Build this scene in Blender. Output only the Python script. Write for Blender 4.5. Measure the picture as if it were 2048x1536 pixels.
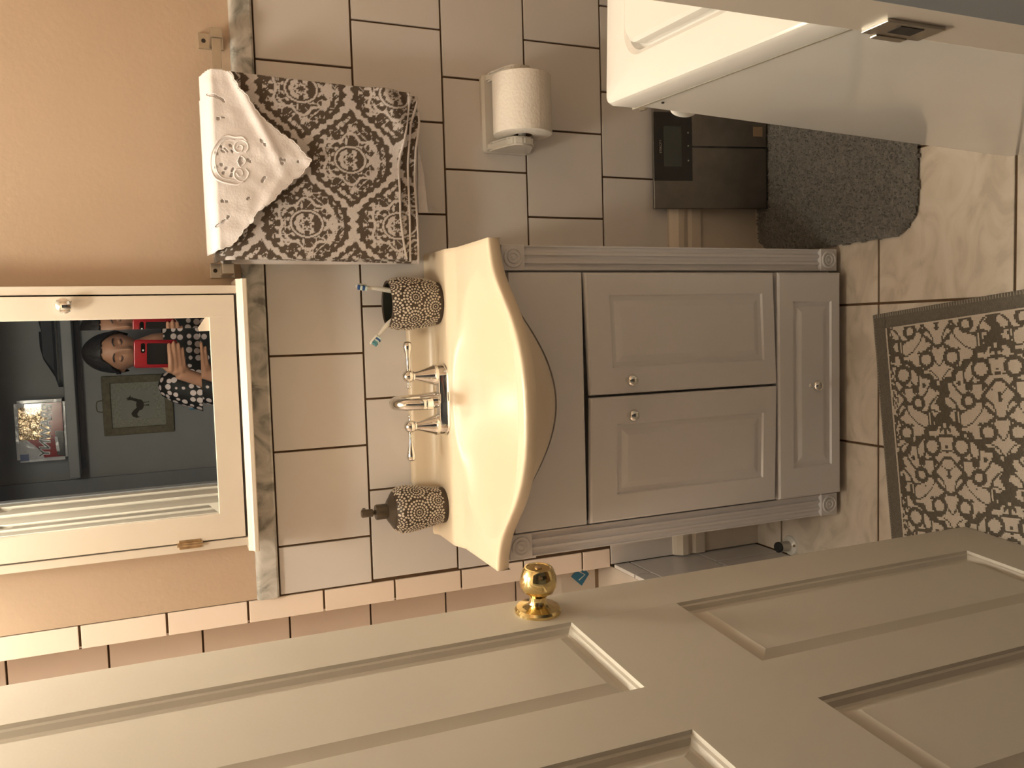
import bpy, bmesh, math, random
import numpy as np
from mathutils import Matrix, Vector
for _o in list(bpy.data.objects): bpy.data.objects.remove(_o, do_unlink=True)
SC = bpy.context.scene
COL = SC.collection
random.seed(7)
PI = math.pi

# ------------------------------------------------------------------ camera
CAM = np.array([0.0, -1.7955, 1.448])
MR = np.array([[0.99734344, 0.0513038, -0.05171053],      # picture right (world X)
               [-0.02799578, -0.38540025, -0.92232472],   # picture down
               [-0.06724802, 0.92132219, -0.38294012]])   # forward
FPX = 1653.24
cd = bpy.data.cameras.new('camera'); cam = bpy.data.objects.new('camera', cd); COL.objects.link(cam)
cd.sensor_width = 36.0; cd.sensor_fit = 'HORIZONTAL'; cd.lens = FPX*36.0/2048.0
cd.clip_start = 0.01; cd.clip_end = 50
cm = Matrix.Identity(4)                      # the phone was held so that the picture lies on its side
for i in range(3):
    cm[i][0] = MR[1][i]; cm[i][1] = MR[0][i]; cm[i][2] = -MR[2][i]; cm[i][3] = CAM[i]
cam.matrix_world = cm
SC.camera = cam

def ray(x, y): return MR.T @ np.array([(1536-y-768)/FPX, (x-1024)/FPX, 1.0])
def hit(x, y, ax, val):                      # pixel -> point on the plane axis = val
    d = ray(x, y); return CAM + d*((val-CAM[ax])/d[ax])

# ------------------------------------------------------------------ world, exposure
wd = bpy.data.worlds.new('world'); SC.world = wd; wd.use_nodes = True
wd.node_tree.nodes['Background'].inputs[0].default_value = (0.62, 0.70, 0.80, 1)
wd.node_tree.nodes['Background'].inputs[1].default_value = 0.20
SC.view_settings.view_transform = 'Standard'
try: SC.view_settings.look = 'None'
except Exception: pass
SC.view_settings.gamma = 1.0
SC.view_settings.use_curve_mapping = False
SC.view_settings.exposure = 0.0
LAMP_COL = (1.0, 0.92, 0.745)
LAMP_W = 102.0          # emission of the vanity bulbs
CEIL_W = 56.0          # emission of the ceiling lamp glass

# ------------------------------------------------------------------ materials
def mat(name, base=(.8,.8,.8), rough=.5, metal=0., spec=.5, coat=0., var=0.04, vscale=12., bump=0., bscale=60., sheen=0.):
    m = bpy.data.materials.new(name); m.use_nodes = True
    nt = m.node_tree; b = nt.nodes['Principled BSDF']
    b.inputs['Roughness'].default_value = rough; b.inputs['Metallic'].default_value = metal
    b.inputs['Specular IOR Level'].default_value = spec; b.inputs['Coat Weight'].default_value = coat
    b.inputs['Sheen Weight'].default_value = sheen
    tc = nt.nodes.new('ShaderNodeTexCoord')
    nz = nt.nodes.new('ShaderNodeTexNoise'); nz.inputs['Scale'].default_value = vscale; nz.inputs['Detail'].default_value = 4
    nt.links.new(tc.outputs['Object'], nz.inputs['Vector'])
    rp = nt.nodes.new('ShaderNodeValToRGB')
    rp.color_ramp.elements[0].position = .3; rp.color_ramp.elements[1].position = .7
    rp.color_ramp.elements[0].color = tuple(max(0, c*(1-var)) for c in base)+(1,)
    rp.color_ramp.elements[1].color = tuple(min(1, c*(1+var)) for c in base)+(1,)
    nt.links.new(nz.outputs['Fac'], rp.inputs[0]); nt.links.new(rp.outputs[0], b.inputs['Base Color'])
    if bump > 0:
        n2 = nt.nodes.new('ShaderNodeTexNoise'); n2.inputs['Scale'].default_value = bscale; n2.inputs['Detail'].default_value = 3
        nt.links.new(tc.outputs['Object'], n2.inputs['Vector'])
        bp = nt.nodes.new('ShaderNodeBump'); bp.inputs['Strength'].default_value = bump; bp.inputs['Distance'].default_value = .004
        nt.links.new(n2.outputs['Fac'], bp.inputs['Height']); nt.links.new(bp.outputs[0], b.inputs['Normal'])
    return m

def mat_veins(name, c0, c1, c2, scale, dist, rough=.25, world=True):
    """swirling stone: distorted noise through a three-stop ramp"""
    m = bpy.data.materials.new(name); m.use_nodes = True
    nt = m.node_tree; b = nt.nodes['Principled BSDF']; b.inputs['Roughness'].default_value = rough
    geo = nt.nodes.new('ShaderNodeNewGeometry')
    n1 = nt.nodes.new('ShaderNodeTexNoise'); n1.inputs['Scale'].default_value = scale; n1.inputs['Detail'].default_value = 6
    n1.inputs['Distortion'].default_value = dist
    mp = nt.nodes.new('ShaderNodeMapping'); mp.inputs['Rotation'].default_value = (.5, .8, .6); mp.inputs['Scale'].default_value = (1, 1.5, 1)
    nt.links.new(geo.outputs['Position'], mp.inputs[0]); nt.links.new(mp.outputs[0], n1.inputs['Vector'])
    rp = nt.nodes.new('ShaderNodeValToRGB'); e = rp.color_ramp.elements
    e[0].position = .36; e[0].color = c0+(1,); e[1].position = .62; e[1].color = c2+(1,)
    k = e.new(.47); k.color = c1+(1,)
    nt.links.new(n1.outputs['Fac'], rp.inputs[0]); nt.links.new(rp.outputs[0], b.inputs['Base Color'])
    return m

def mat_attr(name, c0, c1, rough=.9, bump=.6, bscale=700., sheen=.3):
    """two yarn colours chosen by the mesh attribute 'pat'"""
    m = bpy.data.materials.new(name); m.use_nodes = True
    nt = m.node_tree; b = nt.nodes['Principled BSDF']; b.inputs['Roughness'].default_value = rough
    b.inputs['Sheen Weight'].default_value = sheen; b.inputs['Specular IOR Level'].default_value = .15
    at = nt.nodes.new('ShaderNodeAttribute'); at.attribute_name = 'pat'
    rp = nt.nodes.new('ShaderNodeValToRGB')
    rp.color_ramp.elements[0].color = c0+(1,); rp.color_ramp.elements[1].color = c1+(1,)
    nt.links.new(at.outputs['Fac'], rp.inputs[0])
    tc = nt.nodes.new('ShaderNodeTexCoord')
    n2 = nt.nodes.new('ShaderNodeTexNoise'); n2.inputs['Scale'].default_value = bscale
    nt.links.new(tc.outputs['Object'], n2.inputs['Vector'])
    mx = nt.nodes.new('ShaderNodeMixRGB'); mx.blend_type = 'MULTIPLY'; mx.inputs[0].default_value = .35
    nt.links.new(rp.outputs[0], mx.inputs[1]); nt.links.new(n2.outputs['Fac'], mx.inputs[2])
    nt.links.new(mx.outputs[0], b.inputs['Base Color'])
    bp = nt.nodes.new('ShaderNodeBump'); bp.inputs['Strength'].default_value = bump; bp.inputs['Distance'].default_value = .002
    nt.links.new(n2.outputs['Fac'], bp.inputs['Height']); nt.links.new(bp.outputs[0], b.inputs['Normal'])
    return m

def mat_emit(name, col, s):
    m = bpy.data.materials.new(name); m.use_nodes = True
    nt = m.node_tree; b = nt.nodes['Principled BSDF']
    b.inputs['Base Color'].default_value = (.9, .88, .84, 1)
    b.inputs['Emission Color'].default_value = col+(1,); b.inputs['Emission Strength'].default_value = s
    return m

def mat_spots(name):
    """black blouse cloth printed with rounded pale spots"""
    m = bpy.data.materials.new(name); m.use_nodes = True
    nt = m.node_tree; b = nt.nodes['Principled BSDF']; b.inputs['Roughness'].default_value = .7
    tc = nt.nodes.new('ShaderNodeTexCoord')
    vo = nt.nodes.new('ShaderNodeTexVoronoi'); vo.inputs['Scale'].default_value = 34.; vo.inputs['Randomness'].default_value = .35
    nt.links.new(tc.outputs['Object'], vo.inputs['Vector'])
    rp = nt.nodes.new('ShaderNodeValToRGB'); e = rp.color_ramp.elements
    e[0].position = .40; e[0].color = (.62, .52, .50, 1); e[1].position = .45; e[1].color = (.006, .005, .005, 1)
    nt.links.new(vo.outputs['Distance'], rp.inputs[0]); nt.links.new(rp.outputs[0], b.inputs['Base Color'])
    return m

M = {}
M['paint'] = mat('wall_paint', (.53, .405, .300), .55, var=.02, bump=.12, bscale=90)
M['ceil'] = mat('ceiling_paint', (.78, .74, .68), .8, var=.02)
M['tile'] = mat('glazed_wall_tile', (.70, .670, .655), .22, var=.03, vscale=3.)
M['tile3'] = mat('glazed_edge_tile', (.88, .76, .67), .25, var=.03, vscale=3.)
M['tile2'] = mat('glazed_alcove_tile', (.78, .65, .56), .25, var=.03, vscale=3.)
M['grout'] = mat('brown_grout', (.10, .055, .025), .9, var=.15, vscale=60, bump=.3)
M['marble'] = mat_veins('grey_marble', (.20, .20, .18), (.42, .41, .385), (.60, .58, .55), 16., 1.6, .3)
M['floor'] = mat_veins('beige_stone_tile', (.44, .38, .315), (.53, .46, .385), (.585, .515, .44), 9., 1.5, .3)
M['white'] = mat('white_paint', (.69, .61, .52), .38, var=.02, vscale=8)
M['door'] = mat('door_paint', (.60, .56, .49), .42, var=.015, vscale=5, bump=.03, bscale=200)
M['vanity'] = mat('vanity_thermofoil', (.69, .675, .685), .42, var=.02, vscale=5)
M['sink'] = mat('sink_cultured_marble', (.78, .66, .50), .30, var=.01)
M['enamel'] = mat('washer_enamel', (.76, .735, .70), .12, var=.01, coat=.25)
M['chrome'] = mat('chrome', (.80, .79, .77), .07, 1., var=.01)
M['nickel'] = mat('brushed_nickel', (.55, .52, .46), .30, 1., var=.05, vscale=40)
M['brass'] = mat('polished_brass', (.80, .63, .31), .11, 1., var=.03)
M['oldmetal'] = mat('worn_hinge_metal', (.45, .33, .20), .4, 1., var=.2, vscale=90)
M['mirror'] = mat('mirror_silver', (.76, .79, .80), .0, 1., var=.002)
M['dark'] = mat('dark_gap', (.03, .022, .016), .8)
M['black'] = mat('black_gloss', (.006, .006, .006), .10, coat=.5, var=.01)
M['blackr'] = mat('black_rubber', (.012, .012, .013), .5)
M['lcd'] = mat('lcd_screen', (.05, .055, .05), .12, var=.02)
M['steel'] = mat('brushed_steel', (.20, .185, .165), .38, .85, var=.10, vscale=30)
M['ceramic'] = mat('glazed_ceramic', (.60, .57, .52), .25, var=.02)
M['paper'] = mat('toilet_tissue', (.80, .75, .69), .95, var=.02, bump=.35, bscale=150)
M['card'] = mat('cardboard', (.22, .15, .09), .9)
M['rug'] = mat('grey_chenille', (.125, .115, .10), .98, var=.25, vscale=220, bump=.8, bscale=300, sheen=.4)
M['towel'] = mat_attr('towel_terry', (.120, .090, .068), (.78, .73, .73))
M['hem'] = mat('towel_hem', (.76, .72, .73), .9, bump=.4, bscale=600)
M['matw'] = mat_attr('bath_mat_pile', (.115, .095, .070), (.58, .50, .42), bscale=500)
M['matb'] = mat('bath_mat_border', (.125, .105, .080), .95, var=.15, vscale=200, bump=.7, bscale=500, sheen=.3)
M['stitch'] = mat('mat_stitching', (.30, .27, .22), .9)
M['lace'] = mat('white_linen', (.82, .775, .785), .85, var=.02, bump=.15, bscale=220)
M['pump'] = mat('bronze_plastic', (.085, .065, .045), .35, .4, var=.06)
M['brown'] = mat('dark_brown_resin', (.050, .032, .020), .5, var=.2, vscale=60)
M['pebble'] = mat('cream_pebble', (.56, .50, .42), .45, var=.08, vscale=80)
M['cupin'] = mat('cup_liner', (.035, .04, .032), .3)
M['brush'] = mat('toothbrush_white', (.78, .76, .70), .3, var=.01)
M['teal'] = mat('bristle_teal', (.10, .30, .36), .6)
M['blue'] = mat('bristle_blue', (.015, .07, .25), .5)
M['aqua'] = mat('bristle_pale', (.55, .68, .68), .6)
M['grip'] = mat('grip_green', (.45, .50, .30), .6)
M['grey'] = mat('hall_grey_paint', (.30, .305, .31), .6, var=.02)
M['greyd'] = mat('hall_grey_trim', (.24, .25, .265), .45, var=.02)
M['wood'] = mat('hall_floor_wood', (.22, .13, .07), .4, var=.15)
M['frame'] = mat('olive_wicker_frame', (.16, .14, .09), .7, var=.2, vscale=60, bump=.5)
M['art'] = mat('rattan_print', (.30, .30, .25), .8, var=.22, vscale=120)
M['artp'] = mat('print_paper', (.30, .30, .26), .8, var=.04)
M['ink'] = mat('dark_ink', (.05, .045, .035), .8)
M['packr'] = mat('pack_red_film', (.26, .016, .022), .16, coat=.5, var=.06)
M['packg'] = mat('pack_gold_film', (.42, .30, .17), .14, .3, coat=.5, var=.30, vscale=50, bump=1., bscale=40)
M['packw'] = mat('pack_white_film', (.60, .60, .62), .2, coat=.4, var=.05, bump=.5, bscale=40)
M['packb'] = mat('pack_blue_print', (.04, .07, .20), .3)
M['slate'] = mat('slate_fabric', (.055, .060, .072), .6)
M['packk'] = mat('pack_black_print', (.012, .012, .014), .2)
M['skin'] = mat('skin', (.42, .225, .145), .5, var=.06, vscale=30)
M['hair'] = mat('dark_grey_hair', (.035, .033, .036), .45, var=.3, vscale=90, bump=.4, bscale=160)
M['lip'] = mat('lip', (.36, .13, .11), .45)
M['spots'] = mat_spots('spotted_blouse')
M['trouser'] = mat('black_cloth', (.012, .012, .014), .85)
M['phone'] = mat('red_phone_case', (.30, .012, .02), .3, coat=.3)
M['gold'] = mat('gold_metal', (.80, .52, .16), .2, 1.)
M['bluec'] = mat('blue_plastic', (.08, .22, .34), .25, coat=.5)
M['label'] = mat('label_blue', (.02, .16, .30), .4)
M['bagw'] = mat('white_plastic', (.62, .55, .48), .35, var=.05)
M['bulb'] = mat_emit('lit_bulb_glass', LAMP_COL, LAMP_W)
M['globe'] = mat_emit('lit_ceiling_glass', LAMP_COL, CEIL_W)

# ------------------------------------------------------------------ geometry helpers: a geom is (verts, faces)
def joing(*gs):
    V, F = [], []
    for v, f in gs:
        n = len(V); V += list(v); F += [tuple(i+n for i in q) for q in f]
    return V, F
def mv(g, d): return [(v[0]+d[0], v[1]+d[1], v[2]+d[2]) for v in g[0]], g[1]
def xf(g, m): return [tuple(m @ Vector(v)) for v in g[0]], g[1]
def rot(ax, a): return Matrix.Rotation(a, 4, ax)
def from_bm(bm):
    bm.verts.index_update(); V = [tuple(v.co) for v in bm.verts]; F = [tuple(v.index for v in f.verts) for f in bm.faces]; bm.free(); return V, F
def box(x0, x1, y0, y1, z0, z1, bev=0., seg=2):
    bm = bmesh.new(); bmesh.ops.create_cube(bm, size=1)
    for v in bm.verts:
        v.co.x = (x0+x1)/2+v.co.x*(x1-x0); v.co.y = (y0+y1)/2+v.co.y*(y1-y0); v.co.z = (z0+z1)/2+v.co.z*(z1-z0)
    if bev > 0: bmesh.ops.bevel(bm, geom=list(bm.edges), offset=bev, segments=seg, affect='EDGES', profile=.6)
    return from_bm(bm)
def lathe(prof, seg=32, ax='z', caps=True):
    """prof: (radius, height) pairs from bottom to top about the axis"""
    V, F = [], []; n = len(prof)
    for r, h in prof:
        for k in range(seg):
            a = 2*PI*k/seg; c, s = r*math.cos(a), r*math.sin(a)
            V.append((c, s, h) if ax == 'z' else ((h, c, s) if ax == 'x' else (s, h, c)))
    for i in range(n-1):
        for k in range(seg):
            a, b = i*seg+k, i*seg+(k+1) % seg
            F.append((a, b, b+seg, a+seg))
    if caps:
        F.append(tuple(range(seg-1, -1, -1))); F.append(tuple((n-1)*seg+k for k in range(seg)))
    return V, F
def tube(path, rad, seg=12, caps=True, flat=(1, 1)):
    P = [Vector(p) for p in path]; n = len(P); V, F = [], []
    if not hasattr(rad, '__len__'): rad = [rad]*n
    up = None
    for i, p in enumerate(P):
        t = (P[min(i+1, n-1)]-P[max(i-1, 0)]).normalized()
        if up is None:
            up = Vector((0, 0, 1)) if abs(t.z) < .9 else Vector((0, 1, 0))
        u = (up-t*up.dot(t)).normalized(); w = t.cross(u); up = u
        for k in range(seg):
            a = 2*PI*k/seg; V.append(tuple(p+(u*math.cos(a)*flat[0]+w*math.sin(a)*flat[1])*rad[i]))
    for i in range(n-1):
        for k in range(seg):
            a, b = i*seg+k, i*seg+(k+1) % seg; F.append((a, b, b+seg, a+seg))
    if caps: F.append(tuple(range(seg-1, -1, -1))); F.append(tuple((n-1)*seg+k for k in range(seg)))
    return V, F
def bez(pts, n=8):
    """Catmull-Rom through the points"""
    P = [Vector(p) for p in pts]; P = [P[0]*2-P[1]]+P+[P[-1]*2-P[-2]]; out = []
    for i in range(1, len(P)-2):
        for k in range(n):
            t = k/n; a, b, c, d = P[i-1], P[i], P[i+1], P[i+2]
            out.append(tuple(.5*((2*b)+(c-a)*t+(2*a-5*b+4*c-d)*t*t+(3*b-a-3*c+d)*t**3)))
    out.append(tuple(P[-2])); return out
def ball(c, r, seg=24, rings=14, sc=(1, 1, 1)):
    V, F = lathe([(math.sin(PI*max(.012, min(.988, i/rings)))*r, -math.cos(PI*i/rings)*r) for i in range(rings+1)], seg)
    return [(c[0]+v[0]*sc[0], c[1]+v[1]*sc[1], c[2]+v[2]*sc[2]) for v in V], F
def prism(poly, z0, z1):
    n = len(poly); V = [(p[0], p[1], z0) for p in poly]+[(p[0], p[1], z1) for p in poly]
    F = [tuple(range(n-1, -1, -1)), tuple(range(n, 2*n))]+[(i, (i+1) % n, n+(i+1) % n, n+i) for i in range(n)]
    return V, F
def extr(prof, x0, x1):
    """profile of (y, z) pairs pulled along x"""
    n = len(prof); V = [(x0, p[0], p[1]) for p in prof]+[(x1, p[0], p[1]) for p in prof]
    F = [tuple(range(n)), tuple(range(2*n-1, n-1, -1))]+[(i, n+i, n+(i+1) % n, (i+1) % n) for i in range(n)]
    return V, F
def gridg(P):
    """array (n, m, 3) of points -> quads"""
    n, m, _ = P.shape; V = [tuple(p) for p in P.reshape(-1, 3)]
    F = [(i*m+j, i*m+j+1, (i+1)*m+j+1, (i+1)*m+j) for i in range(n-1) for j in range(m-1)]
    return V, F

def mesh_of(name, g, smooth=None):
    me = bpy.data.meshes.new(name); me.from_pydata([tuple(map(float, v)) for v in g[0]], [], g[1]); me.validate()
    bm = bmesh.new(); bm.from_mesh(me); bmesh.ops.recalc_face_normals(bm, faces=bm.faces); bm.to_mesh(me); bm.free()
    if smooth is not None:
        for p in me.polygons: p.use_smooth = True
        if smooth < 3: me.set_sharp_from_angle(angle=smooth)
    me.update(); return me
def obj(name, g, m, parent=None, smooth=None, loc=(0, 0, 0)):
    me = g if isinstance(g, bpy.types.Mesh) else mesh_of(name, g, smooth)
    if m is not None and not me.materials: me.materials.append(M[m])
    o = bpy.data.objects.new(name, me); COL.objects.link(o); o.location = loc
    if parent: o.parent = parent
    return o
def tag(o, label, cat, group=None):
    o['label'] = label; o['category'] = cat
    if group: o['group'] = group
    return o
def thing(name, label, cat, loc=(0, 0, 0), rz=0., group=None):
    o = bpy.data.objects.new(name, None); COL.objects.link(o); o.empty_display_size = .05
    o.location = loc; o.rotation_euler = (0, 0, rz); return tag(o, label, cat, group)
def struct(name, g, m, label=None, smooth=None):
    o = obj(name, g, m, None, smooth); o['kind'] = 'structure'
    if label: o['label'] = label
    return o
SM = .6
def textg(s, size, depth=.0006, off=0.):
    cu = bpy.data.curves.new('t', 'FONT'); cu.body = s; cu.size = size; cu.align_x = 'CENTER'; cu.align_y = 'CENTER'; cu.extrude = depth; cu.offset = off
    o = bpy.data.objects.new('t', cu); COL.objects.link(o)
    dg = bpy.context.evaluated_depsgraph_get(); dg.update()
    me = bpy.data.meshes.new_from_object(o.evaluated_get(dg))
    g = ([tuple(v.co) for v in me.vertices], [tuple(p.vertices) for p in me.polygons])
    bpy.data.objects.remove(o, do_unlink=True); bpy.data.meshes.remove(me); return g

# smooth lattice noise
def vnoise(x, y, seed=0):
    xi, yi = np.floor(x).astype(np.int64), np.floor(y).astype(np.int64); fx, fy = x-xi, y-yi
    def h(a, b):
        n = (a*374761393+b*668265263+seed*1442695041) & 0x7fffffff
        n = ((n ^ (n >> 13))*1274126177) & 0x7fffffff
        return ((n ^ (n >> 16)) & 0xffff)/65535.
    sx, sy = fx*fx*(3-2*fx), fy*fy*(3-2*fy)
    return (h(xi, yi)*(1-sx)+h(xi+1, yi)*sx)*(1-sy)+(h(xi, yi+1)*(1-sx)+h(xi+1, yi+1)*sx)*sy

# ================================================================== SETTING
WT = .2032; HT = .20125; X0 = -.0447; Z0 = 1.2524; GAP = .0045
XL, XE, XR = -.605, -.5566, 1.02
YA = .263                      # back of the tub alcove
YD0, YD1 = -1.317, -1.44       # door wall
YH = -2.75                     # far wall of the hall
XJL, XJR = -.480, .213         # door opening
wb = struct('wall_back', box(XE, XR, 0, YA, 1.27, 2.42), 'paint', 'warm beige painted wall above the marble trim')
gr = obj('grout_bed', joing(box(XL+.004, XR, .0045, YA, 0, 1.27), box(XL+.004, XE+.001, .0045, YA, 1.26, 2.42)), 'grout', wb)
TZ = .009
def wall_tile(x0, x1, z0, z1, y, parent, m='tile', cache={}):
    w, h = round(x1-x0, 4), round(z1-z0, 4); k = (w, h, m)
    if k not in cache:
        cache[k] = mesh_of('tile', box(-w/2, w/2, 0, TZ, -h/2, h/2, .0012, 2), None); cache[k].materials.append(M[m])
    return obj('tile', cache[k], None, parent, loc=((x0+x1)/2, y, (z0+z1)/2))
for r in range(5):
    za, zb = Z0-r*HT-GAP/2, Z0-(r+1)*HT+GAP/2
    off = 0 if r % 2 == 0 else .5
    lb = XE if r < 4 else XL+.004
    for k in range(-5, 7):
        a, b = X0+(k+off)*WT+GAP/2, X0+(k+1+off)*WT-GAP/2
        a, b = max(a, lb+GAP/2), min(b, XR)
        if b-a > .012: wall_tile(a, b, zb, za, random.uniform(-.0006, .0003), wb)
zj = [2.42]+[1.6347+.1584*k for k in range(4, 0, -1)]+[1.6347-.1584*k for k in range(0, 8)]+[.4464]
for a, b in zip(zj[:-1], zj[1:]):
    if a-b > .02: wall_tile(XL, XE-GAP/2, b+GAP/2, a-GAP/2, 0., wb, 'tile3')
# marble chair rail and baseboard
mp = [(0, Z0+.002), (-.010, Z0+.002), (-.0125, Z0+.006)]+[(-.0125+.010*(1-math.cos(t)), 1.2865+.0125*math.sin(t)) for t in np.linspace(0, PI/2, 6)]+[(0, 1.299)]
struct('trim_1', extr(mp, XE, XR), 'marble', 'grey veined marble rail along the top of the wall tiles', .5)
bp_ = [(.02, 0), (-.013, 0), (-.013, .165), (-.016, .172), (-.021, .178), (-.021, .205), (-.016, .214), (-.019, .222), (-.023, .230), (-.023, .246), (-.014, .258), (-.008, .264), (.02, .264)]
struct('baseboard_back', extr(bp_, XL+.008, XR), 'white', None)
# alcove beyond the left edge of the tiled wall
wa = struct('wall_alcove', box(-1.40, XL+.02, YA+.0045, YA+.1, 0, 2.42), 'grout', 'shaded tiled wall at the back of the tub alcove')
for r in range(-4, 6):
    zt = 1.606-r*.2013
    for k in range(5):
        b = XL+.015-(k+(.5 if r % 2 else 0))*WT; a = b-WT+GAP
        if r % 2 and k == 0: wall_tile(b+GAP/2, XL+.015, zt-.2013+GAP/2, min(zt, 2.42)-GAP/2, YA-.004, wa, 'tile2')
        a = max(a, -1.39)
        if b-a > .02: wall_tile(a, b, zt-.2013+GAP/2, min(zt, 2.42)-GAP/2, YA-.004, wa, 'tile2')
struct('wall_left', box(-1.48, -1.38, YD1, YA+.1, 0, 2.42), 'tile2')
struct('wall_right', box(XR, XR+.1, YD1, YA, 0, 2.42), 'paint')
struct('ceiling', box(-1.48, XR+.1, YD1, YA+.1, 2.42, 2.52), 'ceil')
# floor of twelve-inch stone tiles
fl = struct('floor', box(-1.40, XR+.05, YD1, YA, -.06, -.004), 'grout', 'beige marbled floor tiles with dark grout lines')
FT = .3165
ftm = mesh_of('tile', box(-FT/2+.0026, FT/2-.0026, -FT/2+.0026, FT/2-.0026, -.009, 0, .001, 1), None); ftm.materials.append(M['floor'])
for i in range(-2, 4):
    for j in range(-4, 1):
        cx, cy = .032+(i-.5)*FT, -.1055+(j+.5)*FT
        if cx < -.62 or cx > XR: continue
        o = obj('tile', ftm, None, fl, loc=(cx, cy, random.uniform(-.0006, 0)))
# wall with the doorway, its jambs, stop and casings
dw = struct('wall_front', joing(box(-1.40, XJL-.02, YD1, YD0, 0, 2.42), box(XJR+.02, XR, YD1, YD0, 0, 2.42), box(XJL-.02, XJR+.02, YD1, YD0, 2.05, 2.42)), 'paint')
jb = struct('trim_2', joing(box(XJR, XJR+.022, YD1-.004, YD0+.002, 0, 2.05, .002), box(XJL-.022, XJL, YD1-.004, YD0+.002, 0, 2.05, .002), box(XJL-.02, XJR+.02, YD1-.004, YD0+.002, 2.03, 2.05, .002)), 'white', 'painted door jamb')
obj('door_stop', joing(box(XJR-.0045, XJR, YD1+.02, YD0-.055, 0, 2.03, .0015), box(XJL, XJL+.0045, YD1+.02, YD0-.055, 0, 2.03, .0015), box(XJL, XJR, YD1+.02, YD0-.055, 2.0255, 2.03, .0015)), 'greyd', jb)
def casing(x0, x1, y0, s, m, name):
    g = [box(x0, x1, y0, y0+.014*s, 0, 2.10)]
    for k in range(5):
        c = x0+(x1-x0)*(k+.5)/5; g.append(mv(lathe([(.0052, 0), (.0052, 2.10)], 10), (c, y0+.014*s, 0)))
    o = struct(name, joing(*g), m)
casing(XJR+.012, XJR+.082, YD0, 1, 'white', 'trim_3'); casing(XJL-.082, XJL-.012, YD0, 1, 'white', 'trim_4')
casing(XJR+.012, XJR+.082, YD1, -1, 'greyd', 'trim_5'); casing(XJL-.082, XJL-.012, YD1, -1, 'greyd', 'trim_6')
sp = obj('strike_plate', joing(box(XJR-.0025, XJR+.001, YD0-.026, YD0-.001, .905, .962, .0006), box(XJR-.0035, XJR-.001, YD0-.003, YD0+.004, .918, .949, .001)), 'nickel', jb)
obj('strike_hole', box(XJR-.0029, XJR-.001, YD0-.022, YD0-.009, .922, .945), 'dark', sp)
# hall behind the photographer
struct('floor_hall', box(-2.6, 2.6, YH, YD1, -.06, 0), 'wood')
struct('ceiling_hall', box(-2.6, 2.6, YH-.1, YD1, 2.42, 2.52), 'ceil')
struct('wall_hall', box(-2.6, 2.6, YH-.1, YH, 0, 2.42), 'grey', 'dim grey hall wall seen in the mirror')
struct('trim_7', box(-.72, -.605, YH, YH+.022, 0, 2.42, .004), 'greyd', 'grey board standing on the hall wall')

# ================================================================== DOOR
TH = .0862; DW_, DH_ = .695, 2.0
dr = struct('door_1', box(0, DW_, -.0345, -.030, .010, DH_), 'door', 'white four-panel door standing open with a brass knob')
dr.location = (-.4158, -.6502, 0)
# local x runs from the free edge to the hinge, local y is the face the camera sees
dr.rotation_euler = (0, 0, math.atan2(-math.cos(TH), -math.sin(TH)))
FY = 0.0
st = [(0, .0997), (.2977, .3973), (.5953, DW_)]; op = [(.0997, .2977), (.3973, .5953)]
rl = [(.010, .1309), (.7529, .9312), (1.87, DH_)]; oz = [(.1309, .7529), (.9312, 1.87)]
for a, b in (st[0], st[2]): obj('stile', box(a, b, -.032, 0, .010, DH_, .0006, 1), 'door', dr)
for a, b in oz: obj('mullion', box(st[1][0], st[1][1], -.032, 0, a, b), 'door', dr)
for a, b in rl: obj('rail', box(st[0][1], st[2][0], -.032, 0, a, b), 'door', dr)
def raised(x0, x1, z0, z1, prof, yb):
    """nested rectangles: prof is (inset, height) from the opening edge inwards"""
    V, F = [], []
    for d, h in prof: V += [(x0+d, h, z0+d), (x1-d, h, z0+d), (x1-d, h, z1-d), (x0+d, h, z1-d)]
    n = len(prof)
    for i in range(n-1):
        for k in range(4): F.append((i*4+k, i*4+(k+1) % 4, (i+1)*4+(k+1) % 4, (i+1)*4+k))
    F.append(tuple((n-1)*4+k for k in range(4))); return V, F
dprof = [(0, 0), (.0015, -.0045), (.0050, -.0060), (.0085, -.0125), (.0120, -.0140), (.0155, -.0140), (.0335, -.0048), (.0350, -.0048)]
for a, b in op:
    for c, d in oz: obj('panel', raised(a, b, c, d, dprof, -.03), 'door', dr)
kg = thing('door_knob', 'x', 'knob'); bpy.data.objects.remove(kg, do_unlink=True)
KS, KZ = .047, .960
rose = lathe([(.0345, 0), (.0345, .004), (.032, .0075), (.026, .009), (.018, .011), (.0145, .013), (.0125, .018), (.0125, .026)], 40, 'y')
knob = lathe([(.013, .024), (.016, .028), (.0235, .0325), (.0272, .040), (.0274, .048), (.0258, .057), (.0228, .0650), (.0208, .0680), (.0185, .0685), (.0170, .0672), (.002, .0672)], 40, 'y')
kb = obj('knob', mv(knob, (KS, 0, KZ)), 'brass', dr, SM)
obj('rose', mv(rose, (KS, 0, KZ)), 'brass', kb, SM)
obj('lock_button', joing(mv(lathe([(.0055, .066), (.0055, .0685), (.003, .0690)], 16, 'y'), (KS, 0, KZ))), 'oldmetal', kb, SM)
obj('latch_plate', box(-.0012, .0005, -.028, -.006, KZ-.028, KZ+.028), 'brass', dr)

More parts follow.
